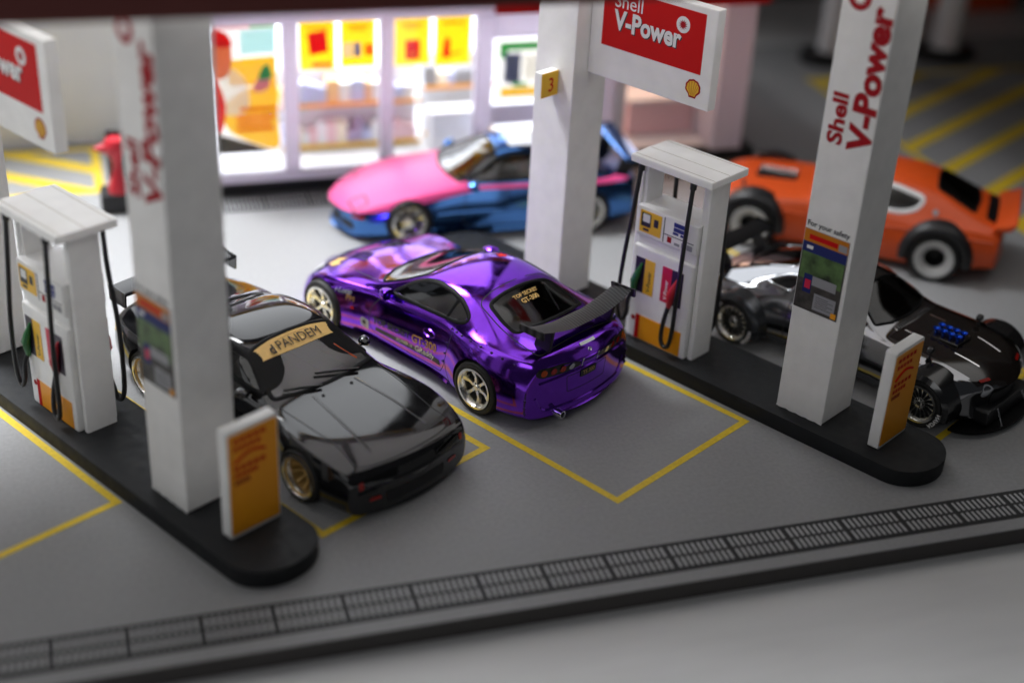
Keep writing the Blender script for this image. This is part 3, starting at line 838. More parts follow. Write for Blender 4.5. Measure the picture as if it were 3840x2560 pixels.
def fuel_pump(s, t, label):
    r = tag(empty('fuel_pump', stw(s, t), TH), label, 'fuel pump')
    z0 = 0.302
    # lower cabinet with chamfered edges on both faces, set between two end columns
    def cab(name, x0, x1, za, zb, y0, y1, bv=0.03):
        q = MB(); q.box(x0, x1, y0, y1, za, zb); return q.build(name, 'white', r, bevel=bv)
    cab('cabinet', 0.10, 1.47, z0, 2.20, 0.0, 0.74, 0.035)
    cab('cabinet_neck', 0.12, 1.46, 2.19, 2.44, 0.07, 0.67, 0.02)
    head = cab('display_head', 0.10, 1.47, 2.41, 2.98, 0.0, 0.74, 0.03)
    for x0, x1 in ((0.0, 0.09), (1.48, 1.59)):
        q = MB(); q.prism(roundpoly([(x0, 0.10), (x1, 0.10), (x1, 0.66), (x0, 0.66)], 0.03, 2), lambda u, v, w: (u, v, w), z0, 3.83); q.build('end_column', 'white', r, smooth=True)
    for x0, x1 in ((0.085, 0.16), (1.40, 1.485)):
        q = MB(); q.box(x0, x1, 0.14, 0.62, 2.9, 3.83); q.build('column_web', 'white', r, bevel=0.01)
    roof = MB(); roof.box(-0.03, 1.76, -0.18, 0.90, 3.82, 3.965); ro = roof.build('roof_slab', 'white', r, bevel=0.028)
    for y in (-0.09, 0.33, 0.80):
        q = MB(); q.box(0.0, 1.74, y, y + 0.012, 3.955, 3.967); q.build('seam', 'seam', ro)
    q = MB(); q.box(0.02, 0.1, 0.05, 0.11, 0.0, 0.0)
    def plate(name, x0, x1, za, zb, m_, y=-0.008, par=None, rad=0.012):
        q = MB(); q.prism(rrect(x0, x1, za, zb, rad, 2), lambda u, v, w: (u, w, v), y, 0.004); return q.build(name, m_, par or r)
    sc = plate('pay_terminal', 0.18, 0.665, 2.49, 2.91, 'yellow', -0.012)
    plate('screen_bezel', 0.215, 0.43, 2.61, 2.87, 'ink', -0.016, sc); plate('screen', 0.25, 0.41, 2.70, 2.855, 'wtext', -0.019, sc)
    plate('keypad', 0.50, 0.60, 2.66, 2.81, 'ink', -0.016, sc); plate('card_slot', 0.27, 0.40, 2.53, 2.575, 'ink', -0.016, sc)
    plate('divider', 0.72, 0.735, 2.45, 2.93, 'ink', -0.006, head, 0.003); plate('divider', 0.735, 1.40, 2.61, 2.622, 'ink', -0.006, head, 0.003)
    for za, zb in ((2.82, 2.90), (2.73, 2.805)): plate('price_display', 0.94, 1.24, za, zb, 'blue', -0.006, head, 0.004)
    plate('price_display', 0.93, 1.05, 2.67, 2.715, 'blue', -0.006, head, 0.004); plate('price_display', 1.10, 1.22, 2.67, 2.715, 'blue', -0.006, head, 0.004)
    plate('print_badge', 0.82, 0.91, 2.48, 2.59, 'dred', -0.006, head, 0.004); plate('print_badge', 0.98, 1.10, 2.47, 2.52, 'grey', -0.006, head, 0.004)
    plate('print_badge', 1.14, 1.24, 2.47, 2.57, 'grey', -0.006, head, 0.004); plate('print_badge', 1.26, 1.38, 2.47, 2.57, 'grey', -0.006, head, 0.004)
    plate('nozzle_panel', 0.18, 0.40, 1.28, 1.98, 'purpleblk', -0.008, None, 0.004); py = plate('grade_panel', 0.40, 0.625, 1.28, 1.98, 'yellow', -0.008, None, 0.004)
    pr_ = plate('grade_panel', 0.80, 1.02, 1.29, 1.99, 'magenta', -0.008, None, 0.004); plate('nozzle_panel', 1.02, 1.275, 1.29, 1.99, 'purpleblk', -0.008, None, 0.004)
    for x, m_, par, w in ((0.555, 'ink', py, 0.52), (0.95, 'wtext', pr_, 0.5)):
        v, f = text_fit('V-Power', w * 0.8, 0.02); a = MB(); face_text(a, v, f, (x, -0.0105, 1.34), (0, 0, 1), (-1, 0, 0), (0, 0, 0)); a.build('lettering', m_, par, recalc=False)
    plate('skirt_stripe', 0.30, 0.40, 0.33, 0.82, 'red', -0.008, None, 0.003); plate('skirt_panel', 0.40, 1.36, 0.33, 0.82, 'orange', -0.008, None, 0.003)
    q = MB(); p_ = circle(0.24, 0.72, 0.05, 16); q.add([(x, -0.003, z) for x, z in p_], [tuple(range(16))]); q.build('emblem', 'dred', r)
    def nozzle(x, m_, y=-0.03, sg=1):
        q = MB()
        P = [(x - 0.03, y, 1.24), (x, y - 0.02 * sg, 1.36), (x + 0.02, y - 0.05 * sg, 1.52), (x + 0.07, y - 0.03 * sg, 1.68), (x + 0.11, y - 0.0 * sg, 1.84), (x + 0.12, y + 0.01 * sg, 1.88)]
        q.tube(P, [0.045, 0.062, 0.075, 0.06, 0.026, 0.02], 10)
        q.tube([(x + 0.0, y - 0.07 * sg, 1.36), (x + 0.055, y - 0.11 * sg, 1.48), (x + 0.06, y - 0.08 * sg, 1.60)], 0.014, 6)
        q.build('nozzle', m_, r, smooth=True, sharp=60)
    def hose(pts):
        P = [Vector(p) for p in pts]; out = []
        for i in range(len(P) - 1):
            a, b, c, d = P[max(i - 1, 0)], P[i], P[i + 1], P[min(i + 2, len(P) - 1)]
            for k in range(6):
                t_ = k / 6; out.append(0.5 * ((2 * b) + (c - a) * t_ + (2 * a - 5 * b + 4 * c - d) * t_ * t_ + (3 * b - a - 3 * c + d) * t_**3))
        out.append(P[-1]); q = MB(); q.tube(out, 0.042, 10)
        q.tube([P[0], P[0] + Vector((0, 0, -0.13))], 0.062, 10); q.build('hose', 'hose', r, smooth=True, sharp=70)
    nozzle(0.215, 'green'); nozzle(1.06, 'nred')
    hose([(0.17, -0.10, 3.82), (0.12, -0.14, 3.0), (0.02, -0.18, 1.9), (-0.03, -0.17, 1.1), (0.02, -0.16, 0.72), (0.11, -0.15, 0.68), (0.17, -0.13, 0.85), (0.15, -0.09, 1.1), (0.185, -0.03, 1.26)])
    hose([(1.32, -0.10, 3.82), (1.31, -0.14, 2.9), (1.30, -0.18, 1.8), (1.27, -0.17, 0.9), (1.21, -0.16, 0.56), (1.10, -0.15, 0.50), (1.02, -0.14, 0.64), (1.01, -0.10, 0.95), (1.03, -0.03, 1.26)])
    hose([(1.42, 0.82, 3.82), (1.43, 0.84, 3.0), (1.45, 0.93, 1.9), (1.44, 0.94, 0.9), (1.38, 0.92, 0.56), (1.26, 0.9, 0.52), (1.2, 0.88, 0.7), (1.19, 0.82, 1.0), (1.19, 0.77, 1.25)])
    hose([(0.30, 0.82, 3.82), (0.29, 0.84, 3.0), (0.25, 0.93, 1.9), (0.2, 0.94, 0.9), (0.24, 0.92, 0.56), (0.36, 0.9, 0.56), (0.42, 0.84, 0.9), (0.42, 0.77, 1.25)])
    nozzle(0.44, 'green', 0.77, -1); nozzle(1.2, 'nred', 0.77, -1)
    return r
fuel_pump(-3.31, 4.05, 'white fuel pump with green and red nozzles behind the purple car')
fuel_pump(-3.31 - 5.2, 4.05 - 9.4, 'blurred white fuel pump at the left edge beside the near pillar')

def info_board(s, t, label):
    r = tag(empty('info_board', stw(s, t), TH), label, 'sign board')       # faces +x
    mb = MB(); mb.prism(rrect(0.0, 0.93, 0.303, 2.16, 0.05), lambda u, v, w: (w, u, v), -0.20, 0.0); mb.build('board', 'white', r, bevel=0.015, smooth=True)
    q = MB(); q.prism(rrect(0.03, 0.905, 0.36, 2.09, 0.03), lambda u, v, w: (w, u, v), -0.01, 0.006); f_ = q.build('orange_face', 'orange', r)
    def pr(y0, y1, za, zb, m_='red', dx=0.009):
        a = MB(); a.add([(dx, y0, za), (dx, y1, za), (dx, y1, zb), (dx, y0, zb)], [(0, 1, 2, 3)]); a.build('print_text', m_, f_)
    for k, (y0, y1, z_) in enumerate(((0.12, 0.72, 1.93), (0.12, 0.62, 1.80), (0.12, 0.7, 1.46), (0.12, 0.55, 1.34), (0.12, 0.4, 1.22))):
        n = 5
        for i in range(n):
            w = (y1 - y0) / n; pr(y0 + i * w, y0 + (i + 0.78) * w, z_, z_ + 0.075, 'dred' if k > 3 else 'red')
    a = MB(); a.tube([(0.012, 0.12 + 0.55 * i / 12, 1.60 + 0.09 * math.sin(i / 12 * 3.14) + 0.06 * i / 12) for i in range(13)], 0.022, 6); a.build('print_swoosh', 'red', f_)
    return r
info_board(2.25, 4.08, 'orange sign board with white edge at the right island end')
info_board(-3.05, -5.29, 'orange sign board with white edge at lower left island end')

# ------------------------------------------------------------------ canopy
r = tag(empty('canopy', (8, 7, 8.34)), 'station canopy whose dark red front edge crosses the top of the picture', 'canopy')
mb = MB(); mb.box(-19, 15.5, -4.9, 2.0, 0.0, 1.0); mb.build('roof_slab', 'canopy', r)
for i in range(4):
    mb = MB(); mb.box(-18.4 + i * 8.4, -18.4 + i * 8.4 + 8.0, -4.3, 1.6, -0.03, -0.004); mb.build('ceiling_panel', 'canopypanel', r)  # added white panel, out of view above each fill lamp
    d_ = area_lamp('canopy_fill_light', (-10.4 + i * 8.4 + 4.0, 5.65, 8.29), (-10.4 + i * 8.4 + 4.0, 5.65, 0), 8.0, 5.9, 104, (1.0, 0.985, 0.96))  # unseen fill lamps added under the canopy
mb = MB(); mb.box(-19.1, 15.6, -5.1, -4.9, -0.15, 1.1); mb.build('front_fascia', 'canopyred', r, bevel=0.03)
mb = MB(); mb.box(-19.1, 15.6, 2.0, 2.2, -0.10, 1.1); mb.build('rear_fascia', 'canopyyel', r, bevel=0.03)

# ------------------------------------------------------------------ shop
SY = 15.5
shop = tag(empty('shop', (3.4, SY, 0)), 'lit white shop with large poster-covered windows behind the pink and blue car', 'shop')
def sbox(name, x0, x1, y0, y1, z0, z1, m_, par=None, bevel=0.0):
    q = MB(); q.box(x0 - 3.4, x1 - 3.4, y0 - SY, y1 - SY, z0, z1); return q.build(name, m_, par or shop, bevel=bevel)
sbox('plinth', 2.6, 16.9, 15.37, 21.6, 0.001, 0.285, 'plinth', bevel=0.01)
sbox('floor', 3.2, 16.5, 15.75, 21.3, 0.287, 0.33, 'shopwhite')
sbox('back_wall', 3.2, 16.5, 21.3, 21.5, 0.3, 5.2, 'shopwhite')
sbox('side_wall', 3.0, 3.2, 15.7, 21.5, 0.29, 5.2, 'shopwhite')
sbox('end_wall', 15.72, 16.52, 15.42, 21.5, 0.286, 5.2, 'frame', bevel=0.02)
sbox('partition', 12.4, 12.6, 16.2, 21.3, 0.33, 4.2, 'shopwhite')
roof = sbox('roof', 2.8, 16.7, 15.6, 21.7, 4.30, 4.6, 'shopwhite')
sbox('ceiling_panel', 4.0, 12.0, 16.6, 20.6, 4.22, 4.26, 'led', roof)
sbox('ceiling_panel', 13.0, 15.3, 16.8, 20.2, 4.22, 4.26, 'warmled', roof)
sbox('fascia_band', 2.8, 9.9, 15.38, 15.6, 4.28, 4.62, 'frame', bevel=0.02)
sbox('fascia_band', 9.93, 16.8, 15.36, 15.6, 3.98, 4.62, 'red', bevel=0.02)
sbox('fascia_stripe', 2.7, 16.9, 15.30, 15.6, 4.63, 5.25, 'canopyyel', bevel=0.02)
# window frame of the front
sbox('sill_rail', 3.0, 12.9, 15.40, 15.72, 0.286, 0.46, 'frame', bevel=0.02)
sbox('head_rail', 3.0, 9.9, 15.40, 15.72, 3.95, 4.28, 'frame', bevel=0.02)
sbox('head_rail', 9.92, 13.0, 15.42, 15.72, 3.40, 3.98, 'frame', bevel=0.02)
for x0, x1 in ((3.05, 3.4), (5.08, 5.40), (7.29, 7.58), (9.53, 9.91), (12.6, 13.0)): sbox('mullion', x0, x1, 15.39, 15.74, 0.462, 3.948 if x0 < 9.6 else 3.39, 'frame', bevel=0.025)
for x0, x1, zt in ((3.4, 5.08, 3.95), (5.40, 7.29, 3.95), (7.58, 9.53, 3.95), (9.91, 12.6, 3.39)): sbox('pane', x0, x1, 15.60, 15.615, 0.462, zt, 'shopglass')
dp = sbox('door_panel', 9.95, 12.58, 15.57, 15.595, 1.25, 1.75, 'frame'); 
# wide opening in the right half with warm light
sbox('jamb', 13.0, 13.3, 15.42, 15.8, 0.286, 3.97, 'shopwhite', bevel=0.02)
sbox('counter', 13.9, 15.7, 16.6, 17.3, 0.331, 1.2, 'gpink', bevel=0.03)
sbox('counter_top', 13.85, 15.71, 16.5, 17.4, 1.202, 1.3, 'shopwhite', bevel=0.02)

# posters hanging behind the glass
def poster(name, label, x0, x1, z0, z1, base, prints, y=15.64, group=None):
    r = tag(empty(name, ((x0 + x1) / 2, y, z0)), label, 'poster', group)
    w = x1 - x0; h = z1 - z0
    q = MB(); q.box(-w / 2, w / 2, 0, 0.012, 0, h); sh = q.build('sheet', base, r)
    for i, (poly, m_) in enumerate(prints):
        a = MB(); n = len(poly); a.prism([(-w / 2 + u * w, v_ * h) for u, v_ in poly], lambda u, v_, w_: (u, w_, v_), -0.004 - 0.003 * i, -0.001 - 0.003 * i); a.build('print_shape', m_, r)
    return r
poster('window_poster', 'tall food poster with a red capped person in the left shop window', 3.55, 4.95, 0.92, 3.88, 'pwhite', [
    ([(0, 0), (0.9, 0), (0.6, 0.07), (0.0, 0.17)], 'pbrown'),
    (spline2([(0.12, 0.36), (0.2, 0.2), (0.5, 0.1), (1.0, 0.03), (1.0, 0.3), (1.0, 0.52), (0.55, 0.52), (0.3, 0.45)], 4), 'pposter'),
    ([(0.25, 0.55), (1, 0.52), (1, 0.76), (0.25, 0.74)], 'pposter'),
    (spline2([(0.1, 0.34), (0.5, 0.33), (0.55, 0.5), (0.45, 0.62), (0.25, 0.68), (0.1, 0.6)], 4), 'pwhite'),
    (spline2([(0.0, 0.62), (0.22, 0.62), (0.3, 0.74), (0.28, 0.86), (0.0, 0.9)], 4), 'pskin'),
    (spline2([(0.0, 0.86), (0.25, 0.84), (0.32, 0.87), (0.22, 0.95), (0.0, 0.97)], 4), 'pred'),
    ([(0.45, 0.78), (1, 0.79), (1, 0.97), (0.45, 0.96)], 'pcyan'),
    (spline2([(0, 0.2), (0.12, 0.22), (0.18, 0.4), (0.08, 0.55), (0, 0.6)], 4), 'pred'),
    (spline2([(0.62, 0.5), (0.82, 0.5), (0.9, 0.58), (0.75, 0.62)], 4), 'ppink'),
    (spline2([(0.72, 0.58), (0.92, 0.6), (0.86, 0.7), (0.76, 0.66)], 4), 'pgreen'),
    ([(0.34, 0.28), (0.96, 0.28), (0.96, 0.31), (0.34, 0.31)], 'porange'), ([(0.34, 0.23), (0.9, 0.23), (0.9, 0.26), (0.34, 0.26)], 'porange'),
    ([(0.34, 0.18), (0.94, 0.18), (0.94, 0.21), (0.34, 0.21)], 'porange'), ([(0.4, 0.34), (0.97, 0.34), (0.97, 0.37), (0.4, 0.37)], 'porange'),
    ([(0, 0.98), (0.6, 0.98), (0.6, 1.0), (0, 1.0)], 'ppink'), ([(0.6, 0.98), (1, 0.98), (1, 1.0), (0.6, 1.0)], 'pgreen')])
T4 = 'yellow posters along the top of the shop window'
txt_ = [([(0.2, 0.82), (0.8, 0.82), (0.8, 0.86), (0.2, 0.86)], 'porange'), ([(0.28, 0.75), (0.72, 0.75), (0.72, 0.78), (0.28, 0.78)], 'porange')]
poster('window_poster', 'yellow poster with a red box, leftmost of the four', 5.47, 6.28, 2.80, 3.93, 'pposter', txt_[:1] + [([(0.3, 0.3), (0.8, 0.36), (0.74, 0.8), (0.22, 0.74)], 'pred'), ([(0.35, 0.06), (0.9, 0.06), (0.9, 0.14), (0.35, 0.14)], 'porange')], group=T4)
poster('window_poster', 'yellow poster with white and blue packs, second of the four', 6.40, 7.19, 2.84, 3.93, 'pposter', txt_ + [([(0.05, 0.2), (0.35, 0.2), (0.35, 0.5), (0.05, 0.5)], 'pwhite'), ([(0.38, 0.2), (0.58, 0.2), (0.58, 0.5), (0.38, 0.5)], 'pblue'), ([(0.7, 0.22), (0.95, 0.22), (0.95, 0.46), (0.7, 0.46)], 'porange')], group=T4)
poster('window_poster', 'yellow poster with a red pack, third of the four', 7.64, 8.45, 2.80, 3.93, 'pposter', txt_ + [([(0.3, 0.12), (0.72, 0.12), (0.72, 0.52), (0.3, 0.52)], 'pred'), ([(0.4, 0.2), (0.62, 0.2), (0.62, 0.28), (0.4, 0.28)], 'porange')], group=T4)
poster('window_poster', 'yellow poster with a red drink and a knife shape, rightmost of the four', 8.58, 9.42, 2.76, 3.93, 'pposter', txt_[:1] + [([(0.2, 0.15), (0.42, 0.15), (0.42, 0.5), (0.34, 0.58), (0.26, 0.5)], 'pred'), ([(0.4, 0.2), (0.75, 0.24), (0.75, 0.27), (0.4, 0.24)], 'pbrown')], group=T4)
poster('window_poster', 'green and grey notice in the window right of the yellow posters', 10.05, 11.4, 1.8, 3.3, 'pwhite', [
    ([(0.2, 0.82), (0.8, 0.82), (0.8, 0.95), (0.2, 0.95)], 'pgreen'), ([(0.06, 0.7), (0.2, 0.7), (0.2, 0.95), (0.06, 0.95)], 'pgreen'), ([(0.15, 0.3), (0.45, 0.3), (0.45, 0.78), (0.15, 0.78)], 'gblue'),
    ([(0.5, 0.35), (0.9, 0.35), (0.9, 0.75), (0.5, 0.75)], 'pwhite'), ([(0.1, 0.08), (0.9, 0.08), (0.9, 0.22), (0.1, 0.22)], 'pposter'), ([(0.3, 0.24), (0.6, 0.24), (0.6, 0.3), (0.3, 0.3)], 'pgreen')])

# shelves with goods inside the shop
def shelf(label, x0, x1, y0, tiers, cols, seed):
    r = tag(empty('display_shelf', ((x0 + x1) / 2, y0, 0.331)), label, 'shelf'); rnd = random.Random(seed); w = x1 - x0
    q = MB(); q.box(-w / 2, w / 2, 0.5, 0.56, 0, tiers[-1] + 0.75); q.build('back_board', 'shopwhite', r)
    for k, z in enumerate(tiers):
        q = MB(); q.box(-w / 2, w / 2, 0, 0.5, z, z + 0.04); b_ = q.build('shelf_board', 'shopwhite', r)
        q = MB(); q.box(-w / 2, w / 2, -0.02, 0.0, z - 0.04, z + 0.06); q.build('price_strip', 'orange' if k else 'yellow', b_)
        x = -w / 2 + 0.03
        while x < w / 2 - 0.2:
            bw = rnd.uniform(0.14, 0.34); bh = rnd.uniform(0.3, 0.55)
            q = MB(); q.box(x, x + bw - 0.02, 0.05, 0.4, z + 0.042, z + 0.042 + bh); q.build('goods', rnd.choice(cols[k % len(cols)]), r)
            x += bw
    return r
shelf('shelf of coloured goods seen through the shop window left of the counter', 5.2, 8.6, 16.9, (0.12, 1.15), (['gviolet', 'gpink', 'gblue', 'shopwhite', 'gcream', 'gpink'], ['gblue', 'gorange', 'shopwhite', 'gcream', 'gblue', 'gorange']), 3)
shelf('short shelf of pale goods at the right end of the big window', 8.75, 10.6, 17.3, (0.12, 1.3), (['shopwhite', 'gcream', 'shopwhite'], ['gblue', 'grey', 'shopwhite', 'gcream']), 5)
q = tag(empty('service_counter', (9.3, 16.4, 0.331)), 'white counter glowing behind the window by the blue car windscreen', 'counter')
mb = MB(); mb.box(-0.55, 0.6, 0, 0.5, 0, 0.95); mb.build('body', 'shopwhite', q, bevel=0.02)
mb = MB(); mb.box(-0.6, 0.65, -0.04, 0.54, 0.952, 1.01); mb.build('top', 'shopwhite', q, bevel=0.02)

# pale panel wall behind the left hatch
mb = MB(); mb.box(-12, 2.4, 19.25, 19.6, 0.0, 6.5)
tag(mb.build('panel_wall', 'wallwhite', bevel=0.03), 'plain pale wall panel behind the yellow hatching at left', 'wall')
# red air-hose post beside the shop
r = tag(empty('air_hose_post', (1.35, 15.15, 0)), 'red post with a spouted head on a dark block beside the left pillar', 'post')
mb = MB(); mb.box(-0.42, 0.45, -0.3, 0.35, 0.001, 0.45); mb.build('base_block', 'plinth', r, bevel=0.04)
mb = MB(); mb.box(-0.2, 0.4, 0.16, 0.3, 0.45, 1.75); mb.build('back_plate', 'plinth', r, bevel=0.03)
mb = MB(); mb.lathe([(0.0, 0.452), (0.24, 0.452), (0.235, 0.6), (0.15, 0.8), (0.10, 1.05), (0.14, 1.25), (0.25, 1.38), (0.27, 1.55), (0.2, 1.68), (0.0, 1.7)], lambda a, b, h: (a, b - 0.08, h), 24); c = mb.build('column', 'nred', r, smooth=True)
mb = MB(); mb.lathe([(0.0, 0.0), (0.03, 0.0), (0.14, 0.30), (0.0, 0.32)], lambda a, b, h: (-0.48 + h, b - 0.08, 1.47 + a), 16); mb.build('spout', 'nred', c, smooth=True)
# two far columns at the right, plus an unseen roof added for shade
r = tag(empty('far_columns', (24.7, 22.2, 0)), 'blurred pale columns with black round bases at upper right, with an added unseen roof', 'canopy')
for x, y in ((-1.9, 0.1), (1.9, -0.1)):
    mb = MB(); mb.lathe([(0, 0.001), (1.0, 0.001), (1.05, 0.1), (1.0, 0.32), (0.9, 0.35), (0, 0.35)], lambda a, b, h: (x + a, y + b * 0.7, h), 32); mb.build('base', 'plinth', r, smooth=True)
    mb = MB(); mb.lathe([(0, 0.352), (0.46, 0.352), (0.42, 0.7), (0.42, 9.0), (0, 9.0)], lambda a, b, h: (x + a, y + b, h), 24); mb.build('column', 'shopwhite', r, smooth=True)
mb = MB(); mb.box(-7.4, 9.0, -12.0, 5.0, 9.0, 9.9); mb.build('roof_slab', 'canopy', r, bevel=0.05)  # unseen slab added to keep light off the right side
r = tag(empty('storage_box', (31.5, 28.3, -0.34)), 'dull orange box in the dark at the upper right corner', 'box')
mb = MB(); mb.box(-1.4, 1.4, -0.8, 0.8, 0.0, 4.6); mb.build('case', 'carorange', r, bevel=0.1)
mb = MB(); mb.box(-1.45, 1.45, -0.85, 0.85, 4.602, 4.9); mb.build('lid', 'carorange', r, bevel=0.08)

# ================================================================== THE MODEL CARS
def mir(half):
    """half outline (x, y>=0) ordered front to back on the left side -> closed symmetric polygon"""
    return half + [(x, -y) for x, y in reversed(half) if abs(y) > 1e-6]
def both(car, fn):
    for v in ('L', 'R'): fn(v)

# ---- purple chrome coupe -------------------------------------------------------
P_side = roundpoly([(2.50, 1.28), (2.14, 1.55), (1.84, 1.69), (1.55, 1.74), (1.2, 1.735), (0.86, 1.66), (0.58, 1.53), (0.56, 1.45), (0.76, 1.38), (1.5, 1.33)], 0.12)
P_ws = roundpoly(mir([(3.12, 0.0), (3.10, 0.5), (3.0, 0.88), (2.86, 1.06), (2.4, 0.92), (1.98, 0.76), (1.90, 0.4), (1.88, 0.0)]), 0.08)
P_rw = roundpoly(mir([(0.50, 0.0), (0.49, 0.4), (0.45, 0.76), (0.05, 0.84), (-0.30, 0.86), (-0.38, 0.4), (-0.40, 0.0)]), 0.10)
supra = Car('purple_car', stw(-3.48, 1.75), TH + math.pi, dict(
    wb=4.1, sub=3, bowf=0.46, bowr=0.26, bulgef=0.10, bulger=0.06, archr=0.545, archf=0.53, archz=0.5, tuck=0.02, mats=['purple', 'dark'], cabin=(-0.1, 2.75),
    X=[-1.30, -1.24, -1.05, -0.7, -0.3, 0.1, 0.5, 0.9, 1.3, 1.7, 2.0, 2.35, 2.7, 3.0, 3.25, 3.6, 4.1, 4.55, 4.95, 5.22, 5.4, 5.48],
    keys=dict(
        zt=[(-1.3, 1.15), (-1.24, 1.356), (-1.12, 1.468), (-0.7, 1.465), (-0.3, 1.51), (0.1, 1.65), (0.5, 1.8), (0.9, 1.89), (1.3, 1.93), (1.7, 1.9), (1.95, 1.82), (2.35, 1.64), (2.7, 1.48), (3.1, 1.35), (3.5, 1.3), (4.1, 1.21), (4.6, 1.057), (5, 0.872), (5.3, 0.68), (5.48, 0.54)],
        zr=[(-1.3, 1.12), (-1.24, 1.306), (-1.05, 1.415), (-0.7, 1.405), (-0.3, 1.44), (0.1, 1.55), (0.5, 1.69), (0.9, 1.77), (1.3, 1.81), (1.7, 1.78), (2, 1.68), (2.35, 1.52), (2.7, 1.38), (3.05, 1.27), (3.5, 1.22), (4.1, 1.15), (4.6, 1.007), (5, 0.832), (5.3, 0.65), (5.48, 0.52)],
        yr=[(-1.3, 0.868), (-0.7, 0.955), (-0.3, 0.955), (0.5, 0.901), (1.3, 0.89), (1.8, 0.89), (2.35, 0.977), (2.7, 1.063), (3.05, 1.107), (3.5, 0.998), (4.1, 0.922), (5, 0.716), (5.48, 0.542)],
        zw=[(-1.3, 1.08), (-1.24, 1.196), (-1.05, 1.275), (-0.6, 1.3), (0, 1.315), (1, 1.285), (2, 1.23), (3, 1.18), (4.1, 1.12), (4.6, 0.967), (5, 0.782), (5.3, 0.61), (5.48, 0.5)],
        yw=[(-1.3, 1.12), (-0.9, 1.27), (-0.4, 1.38), (0, 1.42), (0.5, 1.37), (0.9, 1.29), (2, 1.26), (3, 1.28), (3.5, 1.36), (4.1, 1.43), (4.6, 1.36), (5.0, 1.22), (5.3, 1.06), (5.48, 0.95)],
        W=[(-1.3, 1.367), (-1, 1.476), (-0.5, 1.573), (0, 1.61), (0.55, 1.55), (0.95, 1.41), (1.3, 1.378), (3, 1.378), (3.4, 1.45), (4.1, 1.6), (4.6, 1.57), (5, 1.45), (5.3, 1.28), (5.48, 1.15)],
        zm=[(-1.3, 0.66), (0, 0.8), (1.3, 0.64), (3, 0.62), (4.1, 0.78), (4.8, 0.52), (5.48, 0.38)],
        zs=[(-1.3, 0.32), (-0.6, 0.30), (0.8, 0.26), (3.4, 0.26), (4.8, 0.24), (5.48, 0.22)],
        zb=[(-1.3, 0.20), (-0.6, 0.19), (0.8, 0.14), (3.4, 0.14), (4.8, 0.12), (5.48, 0.13)]),
    cuts=[('S', shrink(P_side, 0.03), -3, 3), ('T', shrink(P_ws, 0.03), 1.22, 3), ('T', shrink(P_rw, 0.03), 1.32, 3)]))
tag(supra.root, 'shiny purple chrome sports car with black rear wing, in focus at the centre', 'model car')
supra.window('windshield', P_ws, 'T', 'glass', 0.06)
rw = supra.window('rear_window', P_rw, 'T', 'glass', 0.07)
supra.text('TOP SECRET', 'T', 0.27, 0.30, 0.60, 'gold', 0.02, math.radians(-90), 0.012, parent=rw)
supra.text('GT-300', 'T', 0.13, 0.22, 0.42, 'gold', 0.03, math.radians(-90), 0.012, parent=rw)
for v in 'LR':
    sw = supra.window('side_window', P_side, v, 'glass', 0.06)
    supra.strip('window_post', [(1.04, 1.35), (0.96, 1.70)], v, 'blackmatte', 0.055, 0.02, closed=False, parent=sw)
    supra.strip('door_gap', spline2([(2.56, 1.24), (2.78, 1.02), (2.90, 0.8), (2.88, 0.52), (2.7, 0.40), (2.0, 0.37), (1.1, 0.36), (0.95, 0.42), (0.86, 0.6), (0.80, 0.9), (0.74, 1.33)], 5, False), v, 'dark', 0.016, 0.003, closed=False, parent=supra.body)
    supra.strip('sill_crease', [(3.3, 0.30), (2.2, 0.27), (1.2, 0.26), (0.75, 0.25)], v, 'purple', 0.07, 0.05, closed=False, parent=supra.body)
    supra.patch('door_handle', circle(1.34, 0.97, 0.145, 20, 0.062), v, 'rivet', 0.004, 0.05)
    supra.strip('handle_rim', circle(1.34, 0.97, 0.15, 24, 0.066), v, 'purple', 0.03, 0.022, parent=supra.body, step=0.02)
    for x, z in ((0.80, 1.27), (0.66, 1.27), (0.50, 1.275), (0.26, 1.28), (0.0, 1.28), (-0.25, 1.265), (-0.48, 1.24), (-0.72, 1.20), (0.83, 1.0), (0.86, 0.8), (0.9, 0.62), (-1.02, 0.62), (-1.02, 0.48), (-1.02, 0.38)):
        p = supra.hit(v, x, z, 0.0); q = MB(); q.lathe([(0.0, 0.022), (0.016, 0.018), (0.028, 0.005), (0.031, -0.01)], lambda a, b, h: (p.x + a, p.y + (h if v == 'L' else -h), p.z + b + 0.4 * h), 10)
        q.build('rivet', 'rivet', supra.body, smooth=True)
    supra.patch('side_marker', circle(3.33, 0.72, 0.045, 12, 0.03), v, 'lred', 0.01, 0.04)
    supra.patch('fuel_sticker', roundpoly([(3.12, 0.62), (2.92, 0.60), (2.92, 0.40), (3.12, 0.44)], 0.05), v, 'grey', 0.008, 0.06)
    supra.patch('sticker_dot', circle(3.03, 0.53, 0.045, 12), v, 'ink', 0.014, 0.05)
    supra.strip('flare_seam', spline2([(0.84, 0.66), (0.78, 0.46), (0.70, 0.3)], 5, False), v, 'rivet', 0.02, 0.006, closed=False, parent=supra.body)
    supra.strip('bumper_gap', [(-1.02, 0.78), (-1.02, 0.32)], v, 'rivet', 0.018, 0.004, closed=False, parent=supra.body)
supra.text('TOP SECRET', 'L', 2.80, 0.60, 0.98, 'ink', 0.03, math.radians(4), 0.006)
supra.text('GT-300', 'L', 1.76, 0.645, 0.66, 'bronze', 0.03, math.radians(4), 0.007)
supra.patch('door_stripe', [(2.75, 0.46), (0.98, 0.485), (1.0, 0.58), (2.72, 0.54)], 'L', 'ink', 0.004, 0.1)
supra.text('POWER of', 'L', 2.15, 0.50, 0.42, 'steel', 0.015, math.radians(3), 0.008)
supra.text('GReddy', 'L', 1.66, 0.50, 0.52, 'steel', 0.02, math.radians(3), 0.008, shear=0.2)
